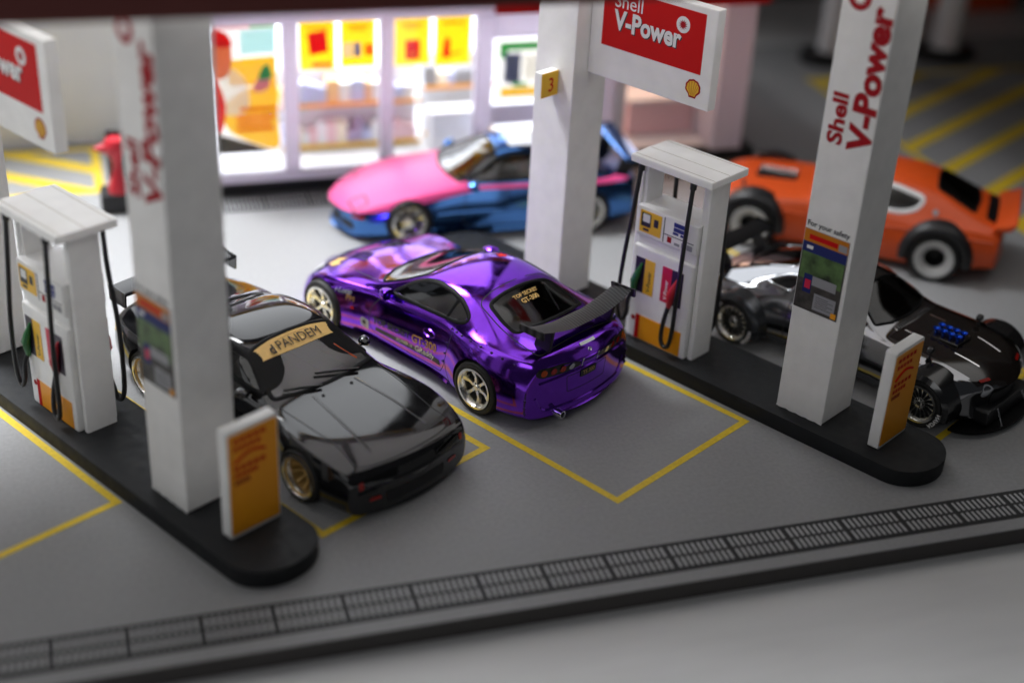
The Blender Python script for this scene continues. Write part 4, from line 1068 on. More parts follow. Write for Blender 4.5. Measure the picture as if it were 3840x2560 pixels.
supra.text('i-Loop', 'L', 3.75, 0.93, 0.38, 'grey', 0.0, math.radians(6), 0.007, shear=0.3)
supra.text('PM', 'L', 3.48, 0.84, 0.18, 'bronze', 0.0, 0, 0.007)
# hood, hatch lines, vents
supra.strip('hood_gap', spline2([(2.98, 1.04), (3.6, 0.98), (4.3, 0.88), (4.75, 0.80), (4.98, 0.62), (5.1, 0.3), (5.12, 0), (5.1, -0.3), (4.98, -0.62), (4.75, -0.80), (4.3, -0.88), (3.6, -0.98), (2.98, -1.04)], 5, False), 'T', 'dark', 0.018, 0.003, closed=False, parent=supra.body)
supra.strip('hatch_gap', roundpoly(mir([(0.66, 0.0), (0.65, 0.5), (0.60, 0.87), (0.0, 0.96), (-0.6, 1.0), (-1.0, 1.02)]) , 0.14), 'T', 'dark', 0.02, 0.003, closed=False, parent=supra.body)
for sg in (1, -1):
    for i in range(3):
        y0 = sg * (0.27 + 0.13 * i)
        supra.patch('hood_vent', [(4.45 - 0.05 * i, y0 - 0.04), (4.45 - 0.05 * i, y0 + 0.035), (4.02 - 0.05 * i, y0 + 0.035), (4.02 - 0.05 * i, y0 - 0.04)], 'T', 'dark', 0.004, 0.1)
        supra.strip('vent_lip', [(4.47 - 0.05 * i, y0 + 0.05 * sg), (4.0 - 0.05 * i, y0 + 0.05 * sg)], 'T', 'purple', 0.035, 0.025, closed=False, parent=supra.body)
supra.patch('hood_sticker', [(4.66, 0.60), (4.66, 0.86), (4.5, 0.92), (4.42, 0.74), (4.40, 0.58)], 'T', 'gold', 0.007, 0.08)
supra.patch('hood_sticker', [(4.52, 0.94), (4.36, 1.0), (4.28, 0.86), (4.42, 0.80)], 'T', 'gold', 0.006, 0.08)
supra.text('V', 'T', 1.40, -0.52, 0.16, 'red', 0.03, math.radians(-90), 0.008)
supra.patch('roof_sticker', [(1.5, -0.50), (1.44, -0.72), (1.36, -0.62), (1.40, -0.48)], 'T', 'red', 0.006, 0.08)
for sg in (1, -1):
    supra.patch('headlight', roundpoly([(5.02, sg * 0.62), (4.62, sg * 1.02), (4.82, sg * 1.12), (5.12, sg * 0.86)], 0.06), 'T', 'lclear', 0.006, 0.08)
# tail
for sg in (1, -1):
    tl = supra.patch('taillight', roundpoly([(sg * 0.22, 1.02), (sg * 0.27, 1.13), (sg * 0.65, 1.19), (sg * 1.12, 1.18), (sg * 1.19, 1.08), (sg * 1.08, 1.0), (sg * 0.6, 0.985)], 0.06), 'B', 'blackp', 0.006, 0.07)
    for i, (y, m_) in enumerate(((0.46, 'lclear'), (0.65, 'lred'), (0.84, 'lred'), (1.03, 'amber'))):
        supra.patch('lamp', circle(sg * y, 1.085 + 0.004 * i, 0.06, 16), 'B', m_, 0.022, 0.05, parent=tl)
    q = MB(); q.lathe([(0, -0.02), (0.035, -0.03), (0.05, 0.1), (0.075, 0.1), (0.08, 0.0), (0.08, -0.2), (0, -0.2)], lambda a, b, h: (-1.26 - h, sg * 0.72 + a, 0.25 + b), 24)
    if sg > 0: q.build('exhaust', 'chrome', supra.root, smooth=True)
supra.patch('brake_light', roundpoly([(-0.19, 1.345), (0.19, 1.345), (0.19, 1.385), (-0.19, 1.385)], 0.012), 'B', 'lclear', 0.012, 0.05)
supra.strip('badge', circle(0, 1.25, 0.042, 16, 0.032), 'B', 'chrome', 0.01, 0.008, step=0.01)
supra.strip('badge', circle(0, 1.258, 0.015, 10, 0.026), 'B', 'chrome', 0.008, 0.008, step=0.01)
supra.strip('trunk_gap', [(-0.24, 1.08), (-0.1, 1.07), (0, 1.07), (0.1, 1.07), (0.24, 1.08)], 'B', 'dark', 0.018, 0.004, closed=False, parent=supra.body)
for y in (0.20, -0.20):
    supra.patch('boot_clip', [(y - 0.022, 1.0), (y + 0.022, 1.0), (y + 0.010, 1.03), (y + 0.012, 1.11), (y + 0.026, 1.15), (y - 0.026, 1.15), (y - 0.012, 1.11), (y - 0.010, 1.03)], 'B', 'lclear', 0.012, 0.05)
supra.strip('plate_recess', roundpoly([(-0.48, 0.56), (0.48, 0.56), (0.52, 0.88), (-0.52, 0.88)], 0.03), 'B', 'rivet', 0.02, 0.006, parent=supra.body)
pl = supra.patch('number_plate', rect(-0.20, 0.20, 0.76, 0.90), 'B', 'blackp', 0.012, 0.1)
supra.text('TS 300', 'B', 0.15, 0.80, 0.30, 'gold', 0.0, 0, 0.016, parent=pl)
supra.strip('bumper_crease', spline2([(1.16, 0.62), (1.0, 0.36), (0.6, 0.33), (0, 0.33), (-0.6, 0.33), (-1.0, 0.36), (-1.16, 0.62)], 4, False), 'B', 'purple', 0.05, 0.022, closed=False, parent=supra.body)
supra.strip('bumper_lip', [(1.1, 0.90), (0.5, 0.955), (0, 0.96), (-0.5, 0.955), (-1.1, 0.90)], 'B', 'purple', 0.05, 0.03, closed=False, parent=supra.body)
# rear wing in carbon
def wing(car, name, x, half, chord, zfun, thick, matn, stands, plate=None, standm='blackp'):
    mb = MB(); n = 24; prof = []
    for i in range(13):
        t = i / 12; prof.append((t, 0.5 * math.sin(math.pi * t**0.7)))
    for i in range(11, 0, -1): t = i / 12; prof.append((t, -0.25 * math.sin(math.pi * t**0.7)))
    m_ = len(prof); vs_ = []; fs_ = []
    for j in range(n + 1):
        y = -half + 2 * half * j / n; z = zfun(abs(y)); c = chord * (1 - 0.10 * (abs(y) / half)**4)
        for t, h in prof: vs_.append((x + chord * 0.5 - c * t, y, z + h * thick + 0.16 * chord * (t - 0.5)))
    for j in range(n):
        for i in range(m_): fs_.append((j * m_ + i, j * m_ + (i + 1) % m_, (j + 1) * m_ + (i + 1) % m_, (j + 1) * m_ + i))
    fs_.append(tuple(range(m_))); fs_.append(tuple(range(n * m_, (n + 1) * m_))[::-1])
    mb.add(vs_, fs_); w = mb.build(name, matn, car.root, smooth=True, sharp=50)
    for sg in (1, -1):
        if plate:
            p0, p1 = plate; q = MB(); z = zfun(half)
            q.prism(roundpoly([(x + chord * 0.55, z + p1), (x - chord * 0.55, z + p1 + 0.03), (x - chord * 0.58, z + p0), (x + chord * 0.5, z + p0)], 0.03), lambda u, v, w_: (u, w_, v), sg * (half - 0.0), sg * (half + 0.03)); q.build('end_plate', matn, w, smooth=True)
        ys, zl, xb = stands; q = MB(); z = zfun(ys)
        q.prism([(x + 0.14, z), (x - 0.16, z), (xb - 0.17, zl), (xb + 0.19, zl)], lambda u, v, w_: (u, w_, v), sg * ys - 0.035, sg * ys + 0.035); q.build('wing_stand', standm, w, bevel=0.01)
    return w
wing(supra, 'rear_wing', -0.94, 1.18, 0.50, lambda y: 1.72 + 0.17 * max(0, (y - 0.35) / 0.83)**1.4, 0.055, 'carbon', (0.80, 1.33, -0.86), (-0.07, 0.05))
supra.mirror(2.46, 1.22, 1.33, 'purple')
supra.wheels(0.495, 0.42, 1.555, 0.375, (6, 0.05, 0.05), dish=0.055)
supra.seats(1.35, 1.52, 'seatdark', 0.42)
q = MB(); q.box(2.05, 2.5, -0.9, 0.9, 1.22, 1.30); q.build('dashboard', 'seatdark', supra.root, bevel=0.03)
for i in range(3):
    q = MB(); q.lathe([(0, 0.05), (0.03, 0.05), (0.035, 0.0), (0.035, -0.05)], lambda a, b, h: (2.36 - h, 0.62 - 0.16 * i + a, 1.38 + b), 14); q.build('gauge', 'wtext', supra.root, smooth=True)
q = MB()
q.tube([supra.hit('T', -0.30, -0.25, 0.02), supra.hit('T', -0.05, -0.34, 0.04), supra.hit('T', 0.30, -0.50, 0.03)], 0.016, 6); q.build('rear_wiper', 'blackmatte', supra.root, smooth=True)

# ---- black gloss coupe with gold windscreen banner ------------------------------
K_side = roundpoly([(2.92, 1.24), (2.30, 1.60), (1.9, 1.66), (1.3, 1.65), (0.75, 1.53), (0.42, 1.28)], 0.10)
K_ws = roundpoly(mir([(3.20, 0.0), (3.17, 0.5), (3.06, 1.02), (2.6, 0.95), (2.20, 0.86), (2.14, 0.4), (2.12, 0.0)]), 0.08)
K_rw = roundpoly(mir([(0.72, 0.0), (0.68, 0.66), (0.1, 0.80), (-0.02, 0.4), (-0.04, 0.0)]), 0.10)
blk = Car('black_car', stw(-7.62, -2.25), TH, dict(
    wb=4.12, sub=3, bowf=0.20, bowr=0.2, bulgef=0.06, bulger=0.04, archr=0.51, archf=0.505, archz=0.45, tuck=0.02, mats=['blackpaint', 'dark'], cabin=(0.15, 2.85),
    X=[-1.4, -1.34, -1.1, -0.7, -0.3, 0.05, 0.4, 0.8, 1.2, 1.7, 2.1, 2.4, 2.75, 3.1, 3.3, 3.7, 4.12, 4.587, 4.935, 5.196, 5.318, 5.37],
    keys=dict(
        zt=[(-1.4, 1.05), (-1.34, 1.2), (-1.1, 1.26), (-0.5, 1.24), (-0.1, 1.28), (0.2, 1.42), (0.6, 1.62), (1, 1.75), (1.5, 1.8), (1.9, 1.79), (2.15, 1.73), (2.6, 1.48), (3, 1.26), (3.25, 1.18), (3.7, 1.14), (4.12, 1.09), (4.674, 1.0), (5.022, 0.92), (5.196, 0.87), (5.318, 0.76), (5.37, 0.56)],
        zr=[(-1.4, 1.04), (-1.34, 1.18), (-1.1, 1.23), (-0.5, 1.21), (-0.1, 1.24), (0.2, 1.37), (0.6, 1.57), (1, 1.7), (1.5, 1.75), (1.9, 1.745), (2.15, 1.685), (2.6, 1.435), (3, 1.22), (3.25, 1.145), (3.7, 1.11), (4.12, 1.07), (4.674, 0.985), (5.022, 0.905), (5.196, 0.86), (5.318, 0.75), (5.37, 0.555)],
        yr=[(-1.4, 0.9), (-0.5, 0.93), (0, 0.9), (0.6, 0.86), (1.2, 0.87), (2, 0.88), (2.4, 0.94), (3, 1.07), (3.3, 1.06), (4.1, 1.02), (4.935, 0.95), (5.37, 0.88)],
        zw=[(-1.4, 1.0), (-1.34, 1.08), (-0.7, 1.12), (0.5, 1.12), (2, 1.11), (3, 1.085), (3.5, 1.07), (4.12, 1.025), (4.674, 0.945), (5.022, 0.87), (5.196, 0.83), (5.318, 0.74), (5.37, 0.56)],
        yw=[(-1.4, 1.14), (-0.9, 1.28), (0, 1.40), (0.6, 1.28), (1, 1.2), (3, 1.19), (3.5, 1.27), (4.12, 1.37), (4.587, 1.35), (5.022, 1.28), (5.283, 1.22), (5.37, 1.18)],
        W=[(-1.4, 1.24), (-0.9, 1.38), (0, 1.48), (0.6, 1.4), (0.95, 1.27), (2, 1.25), (3.2, 1.26), (3.55, 1.35), (4.12, 1.45), (4.587, 1.43), (5.022, 1.35), (5.37, 1.26)],
        zm=[(-1.4, 0.7), (0, 0.7), (1.3, 0.62), (3, 0.62), (4.1, 0.72), (4.761, 0.6), (5.37, 0.44)],
        zs=[(-1.4, 0.4), (0.8, 0.24), (3.4, 0.24), (4.761, 0.22), (5.37, 0.22)],
        zb=[(-1.4, 0.30), (-0.6, 0.2), (0.8, 0.12), (3.4, 0.12), (5.37, 0.11)]),
    cuts=[('S', shrink(K_side, 0.03), -3, 3), ('T', shrink(K_ws, 0.03), 1.12, 3), ('T', shrink(K_rw, 0.03), 1.22, 3)]))
tag(blk.root, 'glossy black coupe facing the camera with a gold banner across its windscreen', 'model car')
ws = blk.window('windshield', K_ws, 'T', 'glasshaze', 0.08)
bn = blk.patch('windscreen_banner', [(2.20, 0.815), (2.44, 0.875), (2.46, 0.4), (2.47, 0.0), (2.46, -0.4), (2.44, -0.875), (2.20, -0.815), (2.17, -0.35), (2.16, 0.0), (2.17, 0.35)], 'T', 'gold', 0.008, 0.10)
blk.text('PANDEM', 'T', 2.405, -0.36, 0.88, 'ink', 0.0, math.radians(90), 0.03, parent=bn)
blk.text('d', 'T', 2.42, -0.53, 0.10, 'ink', 0.02, math.radians(90), 0.03, parent=bn)
blk.strip('banner_rule', [(2.225, -0.30), (2.215, 0.0), (2.22, 0.35)], 'T', 'bronze', 0.012, 0.012, closed=False, parent=bn)
blk.window('rear_window', K_rw, 'T', 'glassdark', 0.07)
for v in 'LR':
    sw = blk.window('side_window', K_side, v, 'glassdark', 0.08)
    blk.strip('window_post', [(1.25, 1.18), (1.15, 1.62)], v, 'blackmatte', 0.06, 0.02, closed=False, parent=sw)
    blk.strip('door_gap', spline2([(2.95, 1.08), (3.0, 0.7), (2.95, 0.35), (2.0, 0.30), (1.35, 0.32), (1.2, 0.7), (1.18, 1.15)], 5, False), v, 'dark', 0.016, 0.003, closed=False, parent=blk.body)
blk.strip('hood_gap', spline2([(3.24, 1.04), (3.9, 1.0), (4.6, 0.95), (5.0, 0.98), (5.14, 0.6), (5.18, 0.0), (5.14, -0.6), (5.0, -0.98), (4.6, -0.95), (3.9, -1.0), (3.24, -1.04)], 5, False), 'T', 'dark', 0.02, 0.003, closed=False, parent=blk.body)
for sg in (1, -1):
    blk.strip('hood_crease', [(3.34, sg * 0.44), (4.2, sg * 0.54), (4.9, sg * 0.60)], 'T', 'blackpaint', 0.05, 0.010, closed=False, parent=blk.body)
    blk.patch('headlight', roundpoly([(sg * 0.42, 0.62), (sg * 0.98, 0.62), (sg * 1.0, 0.74), (sg * 0.42, 0.755)], 0.03), 'F', 'glassdark', 0.008, 0.08)
    blk.patch('corner_lamp', roundpoly([(sg * 1.02, 0.60), (sg * 1.10, 0.58), (sg * 1.10, 0.70), (sg * 1.02, 0.72)], 0.03), 'F', 'lred', 0.01, 0.06)
    blk.patch('bumper_lamp', roundpoly([(sg * 0.72, 0.33), (sg * 0.92, 0.33), (sg * 0.92, 0.39), (sg * 0.72, 0.39)], 0.02), 'F', 'lred', 0.014, 0.06)
    blk.patch('washer_jet', circle(3.42, sg * 0.3, 0.03, 10), 'T', 'dark', 0.012, 0.05)
    blk.patch('taillight', roundpoly([(sg * 0.40, 0.82), (sg * 1.0, 0.82), (sg * 1.0, 0.98), (sg * 0.40, 0.98)], 0.03), 'B', 'lred', 0.012, 0.08)
blk.patch('grille', roundpoly([(-0.40, 0.62), (0.40, 0.62), (0.38, 0.745), (-0.38, 0.745)], 0.03), 'F', 'dark', 0.006, 0.08)
blk.patch('bumper_opening', roundpoly([(-0.6, 0.22), (0.6, 0.22), (0.62, 0.40), (-0.62, 0.40)], 0.04), 'F', 'dark', 0.006, 0.08)
blk.strip('bumper_crease', spline2([(-1.1, 0.52), (-0.6, 0.545), (0, 0.55), (0.6, 0.545), (1.1, 0.52)], 4, False), 'F', 'blackpaint', 0.07, 0.03, closed=False, parent=blk.body)
q = MB()                                                                       # wiper pair
q.tube([blk.hit('T', 3.22, 0.62, 0.05), blk.hit('T', 3.1, 0.25, 0.06), blk.hit('T', 2.98, -0.12, 0.05)], 0.022, 8)
q.tube([blk.hit('T', 3.24, -0.18, 0.05), blk.hit('T', 3.13, -0.5, 0.06), blk.hit('T', 3.02, -0.8, 0.05)], 0.022, 8)
q.build('wiper', 'blackpaint', blk.root, smooth=True)
wing(blk, 'rear_wing', -1.05, 1.16, 0.46, lambda y: 1.62, 0.05, 'blackpaint', (0.7, 1.2, -0.85), (-0.26, 0.03), 'blackmatte')
blk.text('racing', 'R', -0.72, 0.88, 0.46, 'gold', 0.01, 0, 0.008, flip=-1)
blk.mirror(2.60, 1.16, 1.24, 'blackpaint', (0.13, 0.17, 0.13))
blk.wheels(0.455, 0.44, 1.43, 0.365, (10, 0.028, 0.03), 'gold', dish=0.17, lip=0.8, lipmat='rim')
blk.seats(1.35, 1.45, 'seatdark')
q = MB(); q.lathe([(0.14, 0.0), (0.16, 0.015), (0.18, 0.0), (0.16, -0.015)], lambda a, b, h: (2.35 + h + 0.3 * b, -0.40 + a, 1.32 + b), 24, closed=True); q.build('steering_wheel', 'blackmatte', blk.root, smooth=True)
blk.strip('screen_trim', [(2.62, 0.60), (2.98, 0.80)], 'T', 'amber', 0.03, 0.006, closed=False, parent=ws)

# ---- overfender arcs shared by the wide cars -----------------------------------
def flare(car, ax, r0, r1, y0, y1, zc, matn, a0=-8, a1=188):
    for sg in (1, -1):
        mb = MB()
        mb.lathe([(r0, y0), (r0, y1 - 0.03), (r0 + 0.03, y1), (r1 - 0.12, y1 - 0.005), (r1 - 0.04, y1 - 0.06), (r1, y0 + 0.04), (r1, y0)], lambda a, b, h: (ax + a, sg * h, zc + b), 28, closed=True, a0=math.radians(a0), a1=math.radians(a1))
        mb.build('fender_flare', matn, car.root, smooth=True, sharp=50)

# ---- silver fastback ------------------------------------------------------------
Z_side = roundpoly([(2.52, 1.20), (2.14, 1.56), (1.75, 1.63), (1.25, 1.62), (0.98, 1.24)], 0.07)
Z_q = roundpoly([(0.84, 1.27), (1.02, 1.58), (0.65, 1.50), (0.28, 1.30)], 0.07)
Z_ws = roundpoly(mir([(2.80, 0.0), (2.76, 0.5), (2.62, 0.88), (2.30, 0.74), (2.10, 0.60), (2.06, 0.3), (2.05, 0.0)]), 0.07)
Z_rw = roundpoly(mir([(0.75, 0.0), (0.70, 0.58), (-0.35, 0.64), (-0.42, 0.3), (-0.44, 0.0)]), 0.10)
def zpaint(c, n):
    return 1 if (c.x > 2.95 and n.z > 0.72 and abs(c.y) < 0.86) else 0
zc = Car('silver_car', stw(-1.94, 7.22), TH, dict(
    wb=4.0, sub=2, bowf=0.40, bowr=0.16, bulgef=0.05, bulger=0.03, archr=0.56, archf=0.56, archz=0.46, tuck=0.03, mats=['silver', 'hooddark', 'dark'], cabin=(0.0, 2.5), paint=zpaint,
    X=[-1.05, -1.0, -0.85, -0.5, -0.1, 0.3, 0.7, 1.1, 1.5, 1.9, 2.2, 2.5, 2.8, 3.05, 3.5, 4.0, 4.4, 4.75, 4.95, 5.02],
    keys=dict(
        zt=[(-1.05, 1.0), (-1.0, 1.10), (-0.85, 1.16), (-0.4, 1.32), (0.1, 1.50), (0.6, 1.66), (1.1, 1.76), (1.5, 1.79), (1.85, 1.77), (2.1, 1.68), (2.45, 1.42), (2.75, 1.21), (3.0, 1.16), (3.5, 1.15), (4.0, 1.12), (4.5, 1.02), (4.85, 0.92), (5.02, 0.78)],
        zr=[(-1.05, 0.99), (-1.0, 1.08), (-0.85, 1.13), (-0.4, 1.26), (0.1, 1.42), (0.6, 1.57), (1.1, 1.66), (1.5, 1.69), (1.85, 1.66), (2.1, 1.56), (2.45, 1.33), (2.75, 1.15), (3.0, 1.12), (3.5, 1.11), (4.0, 1.08), (4.5, 0.99), (4.85, 0.89), (5.02, 0.76)],
        yr=[(-1.05, 0.74), (-0.4, 0.74), (0.6, 0.71), (1.8, 0.69), (2.2, 0.76), (2.7, 0.93), (3.2, 0.95), (4.0, 0.95), (5.02, 0.82)],
        zw=[(-1.05, 0.93), (-0.85, 1.04), (0, 1.13), (1.2, 1.13), (2.5, 1.11), (3.2, 1.07), (4.0, 1.03), (4.5, 0.95), (4.85, 0.84), (5.02, 0.72)],
        yw=[(-1.05, 0.98), (0, 1.2), (0.7, 1.12), (1.2, 1.08), (2.7, 1.08), (3.3, 1.12), (4.0, 1.2), (4.6, 1.12), (5.02, 0.95)],
        W=[(-1.05, 1.12), (0, 1.42), (0.7, 1.26), (1.2, 1.2), (2.8, 1.2), (3.3, 1.27), (4.0, 1.42), (4.6, 1.32), (5.02, 1.1)],
        zm=[(-1.05, 0.7), (2, 0.66), (5.02, 0.56)], zs=[(-1.05, 0.42), (1, 0.30), (4, 0.28), (5.02, 0.36)], zb=[(-1.05, 0.34), (1, 0.18), (4, 0.16), (5.02, 0.2)]),
    cuts=[('S', shrink(Z_side, 0.02), -3, 3), ('S', shrink(Z_q, 0.02), -3, 3), ('T', shrink(Z_ws, 0.02), 1.14, 3), ('T', shrink(Z_rw, 0.02), 1.24, 3)]))
tag(zc.root, 'silver chrome fastback with dark hood and blue intake trumpets behind the right pillar', 'model car')
zc.window('windshield', Z_ws, 'T', 'glassdark', 0.05); zc.window('rear_window', Z_rw, 'T', 'glass', 0.06, 'silver')
for v in 'LR':
    zc.window('side_window', Z_side, v, 'glassdark', 0.05, 'silver'); zc.window('quarter_window', Z_q, v, 'glassdark', 0.05, 'silver')
    zc.strip('door_gap', spline2([(2.55, 1.08), (2.58, 0.7), (2.5, 0.36), (1.5, 0.32), (1.0, 0.36), (0.95, 0.8), (0.96, 1.2)], 4, False), v, 'dark', 0.018, 0.004, closed=False, parent=zc.body)
    zc.patch('door_handle', rrect(1.08, 1.26, 0.93, 0.98, 0.02), v, 'chrome', 0.02, 0.05)
    zc.patch('lower_trim', [(3.4, 0.25), (0.6, 0.28), (0.6, 0.42), (3.4, 0.40)], v, 'gunmetal', 0.02, 0.15)
zc.strip('cowl_grille', [(2.88, -0.62), (2.92, 0), (2.88, 0.62)], 'T', 'steel', 0.10, 0.01, closed=False, parent=zc.body)
for i in range(17):
    y = -0.56 + i * 0.07; zc.patch('cowl_slot', rect(2.87, 2.945, y, y + 0.03), 'T', 'dark', 0.016, 0.1, parent=zc.body)
for sg in (1, -1):
    zc.strip('hood_stripe', [(3.02, sg * 0.45), (3.35, sg * 0.45)], 'T', 'chrome', 0.05, 0.01, closed=False, parent=zc.body)
    zc.strip('hood_stripe', [(4.02, sg * 0.44), (4.5, sg * 0.40)], 'T', 'chrome', 0.045, 0.01, closed=False, parent=zc.body)
    zc.patch('headlight', circle(sg * 0.66, 0.74, 0.12, 18), 'F', 'lclear', 0.01, 0.08)
    zc.patch('nose_lamp', rrect(sg * 0.62 - 0.12, sg * 0.62 + 0.12, 0.885, 0.915, 0.012), 'F', 'lred', 0.02, 0.06)
    q = MB(); p = zc.hit('T', 3.78, sg * 0.92, 0)                                # fender mirror
    q.tube([(p.x, p.y, p.z - 0.02), (p.x + 0.01, p.y, p.z + 0.10)], 0.022, 8); q.lathe([(0, -0.07), (0.06, -0.04), (0.075, 0.02), (0.06, 0.05), (0, 0.05)], lambda a, b, h: (p.x - h, p.y + a * 1.2, p.z + 0.14 + b * 0.8), 14); q.build('mirror', 'blackp', zc.root, smooth=True)
zc.patch('grille', rrect(-0.5, 0.5, 0.40, 0.66, 0.05), 'F', 'dark', 0.008, 0.1)
q = MB(); p = zc.hit('T', 3.66, 0.0, 0); q.box(3.36, 3.98, -0.30, 0.24, p.z - 0.05, p.z + 0.03); q.build('intake_plate', 'hooddark', zc.root, bevel=0.02)
for i in range(4):
    for j in range(2):
        x = 3.46 + i * 0.145; y = -0.14 + j * 0.20
        q = MB(); q.lathe([(0.03, 0.0), (0.033, 0.04), (0.042, 0.07), (0.06, 0.09), (0.072, 0.092), (0.066, 0.08), (0.046, 0.065), (0.022, 0.03)], lambda a, b, h: (x + a, y + b, 1.175 + h), 18); q.build('intake_trumpet', 'trumpet', zc.root, smooth=True)
flare(zc, 0.0, 0.47, 0.66, 1.0, 1.58, 0.45, 'gunmetal', -14, 194); flare(zc, 4.0, 0.47, 0.63, 1.0, 1.57, 0.45, 'flareblk', -14, 194)
q = MB(); n = 30
q.prism([(4.55 + 0.72 * math.cos(math.pi * (i / n - 0.5)), 1.30 * math.sin(math.pi * (i / n - 0.5))) for i in range(n + 1)], lambda u, v, w: (u, v, w), 0.08, 0.12); q.build('front_splitter', 'blackmatte', zc.root, smooth=True)
q = MB(); q.prism(rrect(-0.8, 0.8, 0.13, 0.45, 0.08), lambda u, v, w: (w, u, v), 4.75, 5.02); q.build('front_bumper', 'blackp', zc.root, bevel=0.03)
for sg in (1, -1):
    q = MB(); q.tube([(5.0, sg * 0.45, 0.42), (5.18, sg * 0.5, 0.12)], 0.016, 6); q.build('splitter_rod', 'steel', zc.root, smooth=True)
wing(zc, 'rear_spoiler', -1.12, 1.0, 0.42, lambda y: 1.40, 0.05, 'blackmatte', (0.6, 1.05, -0.85), (-0.12, 0.06))
q = MB(); q.tube([(0.95, -0.5, 1.2), (0.98, -0.52, 1.62), (1.0, 0, 1.70), (0.98, 0.52, 1.62), (0.95, 0.5, 1.2)], 0.025, 8); q.tube([(0.97, 0.5, 1.55), (0.2, 0.52, 1.25)], 0.022, 8); q.tube([(0.97, -0.5, 1.55), (0.2, -0.52, 1.25)], 0.022, 8); q.build('roll_cage', 'steel', zc.root, smooth=True)
zc.wheels(0.455, 0.44, 1.52, 0.35, (16, 0.018, 0.02), 'rim', dish=0.05, text=('ADVAN', -1))
zc.seats(1.4, 1.42, 'seatred')

# ---- orange coupe ----------------------------------------------------------------
N_side = roundpoly([(2.48, 1.28), (2.15, 1.66), (1.75, 1.77), (1.1, 1.76), (0.42, 1.62), (0.55, 1.40), (0.85, 1.29)], 0.16)
N_ws = roundpoly(mir([(2.72, 0.0), (2.68, 0.5), (2.56, 0.92), (2.26, 0.80), (2.06, 0.66), (2.02, 0.0)]), 0.07)
N_rw = roundpoly(mir([(0.26, 0.0), (0.22, 0.62), (-0.62, 0.74), (-0.68, 0.0)]), 0.08)
org = Car('orange_car', (18.52, 9.38, 0), math.radians(143), dict(
    wb=3.97, sub=2, bowf=0.20, bowr=0.12, bulgef=0.03, bulger=0.02, archr=0.62, archf=0.60, archz=0.52, tuck=0.04, mats=['carorange', 'dark'], cabin=(-0.3, 2.4),
    X=[-1.35, -1.3, -1.1, -0.7, -0.3, 0.1, 0.5, 0.9, 1.3, 1.8, 2.1, 2.4, 2.7, 3.0, 3.5, 4.02, 4.5, 4.85, 5.0, 5.06],
    keys=dict(
        zt=[(-1.35, 1.12), (-1.3, 1.24), (-1.1, 1.30), (-0.7, 1.44), (-0.3, 1.62), (0.1, 1.81), (0.5, 1.92), (0.9, 1.97), (1.4, 1.98), (1.85, 1.93), (2.1, 1.82), (2.4, 1.56), (2.7, 1.32), (3.0, 1.26), (3.5, 1.24), (4.02, 1.21), (4.6, 1.16), (4.9, 1.1), (5.06, 0.98)],
        zr=[(-1.35, 1.1), (-1.3, 1.21), (-1.1, 1.26), (-0.7, 1.37), (-0.3, 1.52), (0.1, 1.70), (0.5, 1.81), (0.9, 1.86), (1.4, 1.87), (1.85, 1.82), (2.1, 1.70), (2.4, 1.46), (2.7, 1.25), (3.0, 1.21), (3.5, 1.19), (4.02, 1.17), (4.6, 1.12), (4.9, 1.06), (5.06, 0.96)],
        yr=[(-1.35, 0.92), (-0.3, 0.86), (0.5, 0.78), (1.8, 0.76), (2.2, 0.86), (2.7, 1.02), (3.5, 0.95), (5.06, 0.88)],
        zw=[(-1.35, 1.03), (-1.1, 1.15), (0, 1.22), (1.2, 1.19), (2.5, 1.18), (4.02, 1.12), (4.9, 1.01), (5.06, 0.9)],
        yw=[(-1.35, 1.08), (0, 1.24), (0.8, 1.16), (2.5, 1.14), (3.2, 1.16), (3.97, 1.22), (5.06, 1.04)],
        W=[(-1.35, 1.2), (0, 1.42), (0.9, 1.28), (2.8, 1.25), (3.97, 1.4), (5.06, 1.15)],
        zm=[(-1.35, 0.75), (2, 0.70), (5.06, 0.62)], zs=[(-1.35, 0.45), (1, 0.28), (4, 0.26), (5.06, 0.3)], zb=[(-1.35, 0.36), (1, 0.14), (4, 0.14), (5.06, 0.15)]),
    cuts=[('S', shrink(N_side, 0.02), -3, 3), ('T', shrink(N_ws, 0.02), 1.24, 3), ('T', shrink(N_rw, 0.02), 1.36, 3)]))
tag(org.root, 'orange coupe with black wide fenders and pale-lipped wheels in the right background', 'model car')
org.window('windshield', N_ws, 'T', 'glassdark', 0.05); org.window('rear_window', N_rw, 'T', 'glassdark', 0.05, 'blackmatte')
for v in 'LR':
    org.window('side_window', N_side, v, 'glassdark', 0.085, 'wtext')
    org.patch('rear_badge', circle(0.17, 1.40, 0.06, 16), v, 'grey', 0.02, 0.05)
    org.strip('door_gap', spline2([(2.55, 1.1), (2.56, 0.6), (2.45, 0.34), (1.4, 0.32), (1.2, 0.6), (1.22, 1.18)], 4, False), v, 'dark', 0.018, 0.004, closed=False, parent=org.body)
    org.strip('body_crease', spline2([(4.9, 0.88), (3.4, 0.90), (2, 0.88), (0.9, 0.98), (0.1, 1.04), (-1.1, 0.98)], 4, False), v, 'carorange', 0.05, 0.025, closed=False, parent=org.body)
q = MB(); p = org.hit('T', 3.72, 0.05, 0); q.box(3.26, 4.16, -0.2, 0.26, p.z - 0.05, p.z + 0.035); q.build('intake_plate', 'blackp', org.root, bevel=0.02)
for i in range(6):
    for j in range(2):
        x = 3.36 + i * 0.14; y = -0.06 + j * 0.18; q = MB(); q.lathe([(0.03, 0), (0.034, 0.05), (0.06, 0.09), (0.05, 0.08), (0.02, 0.03)], lambda a, b, h: (x + a, y + b, p.z + 0.03 + h), 16); q.build('intake_trumpet', 'steel', org.root, smooth=True)
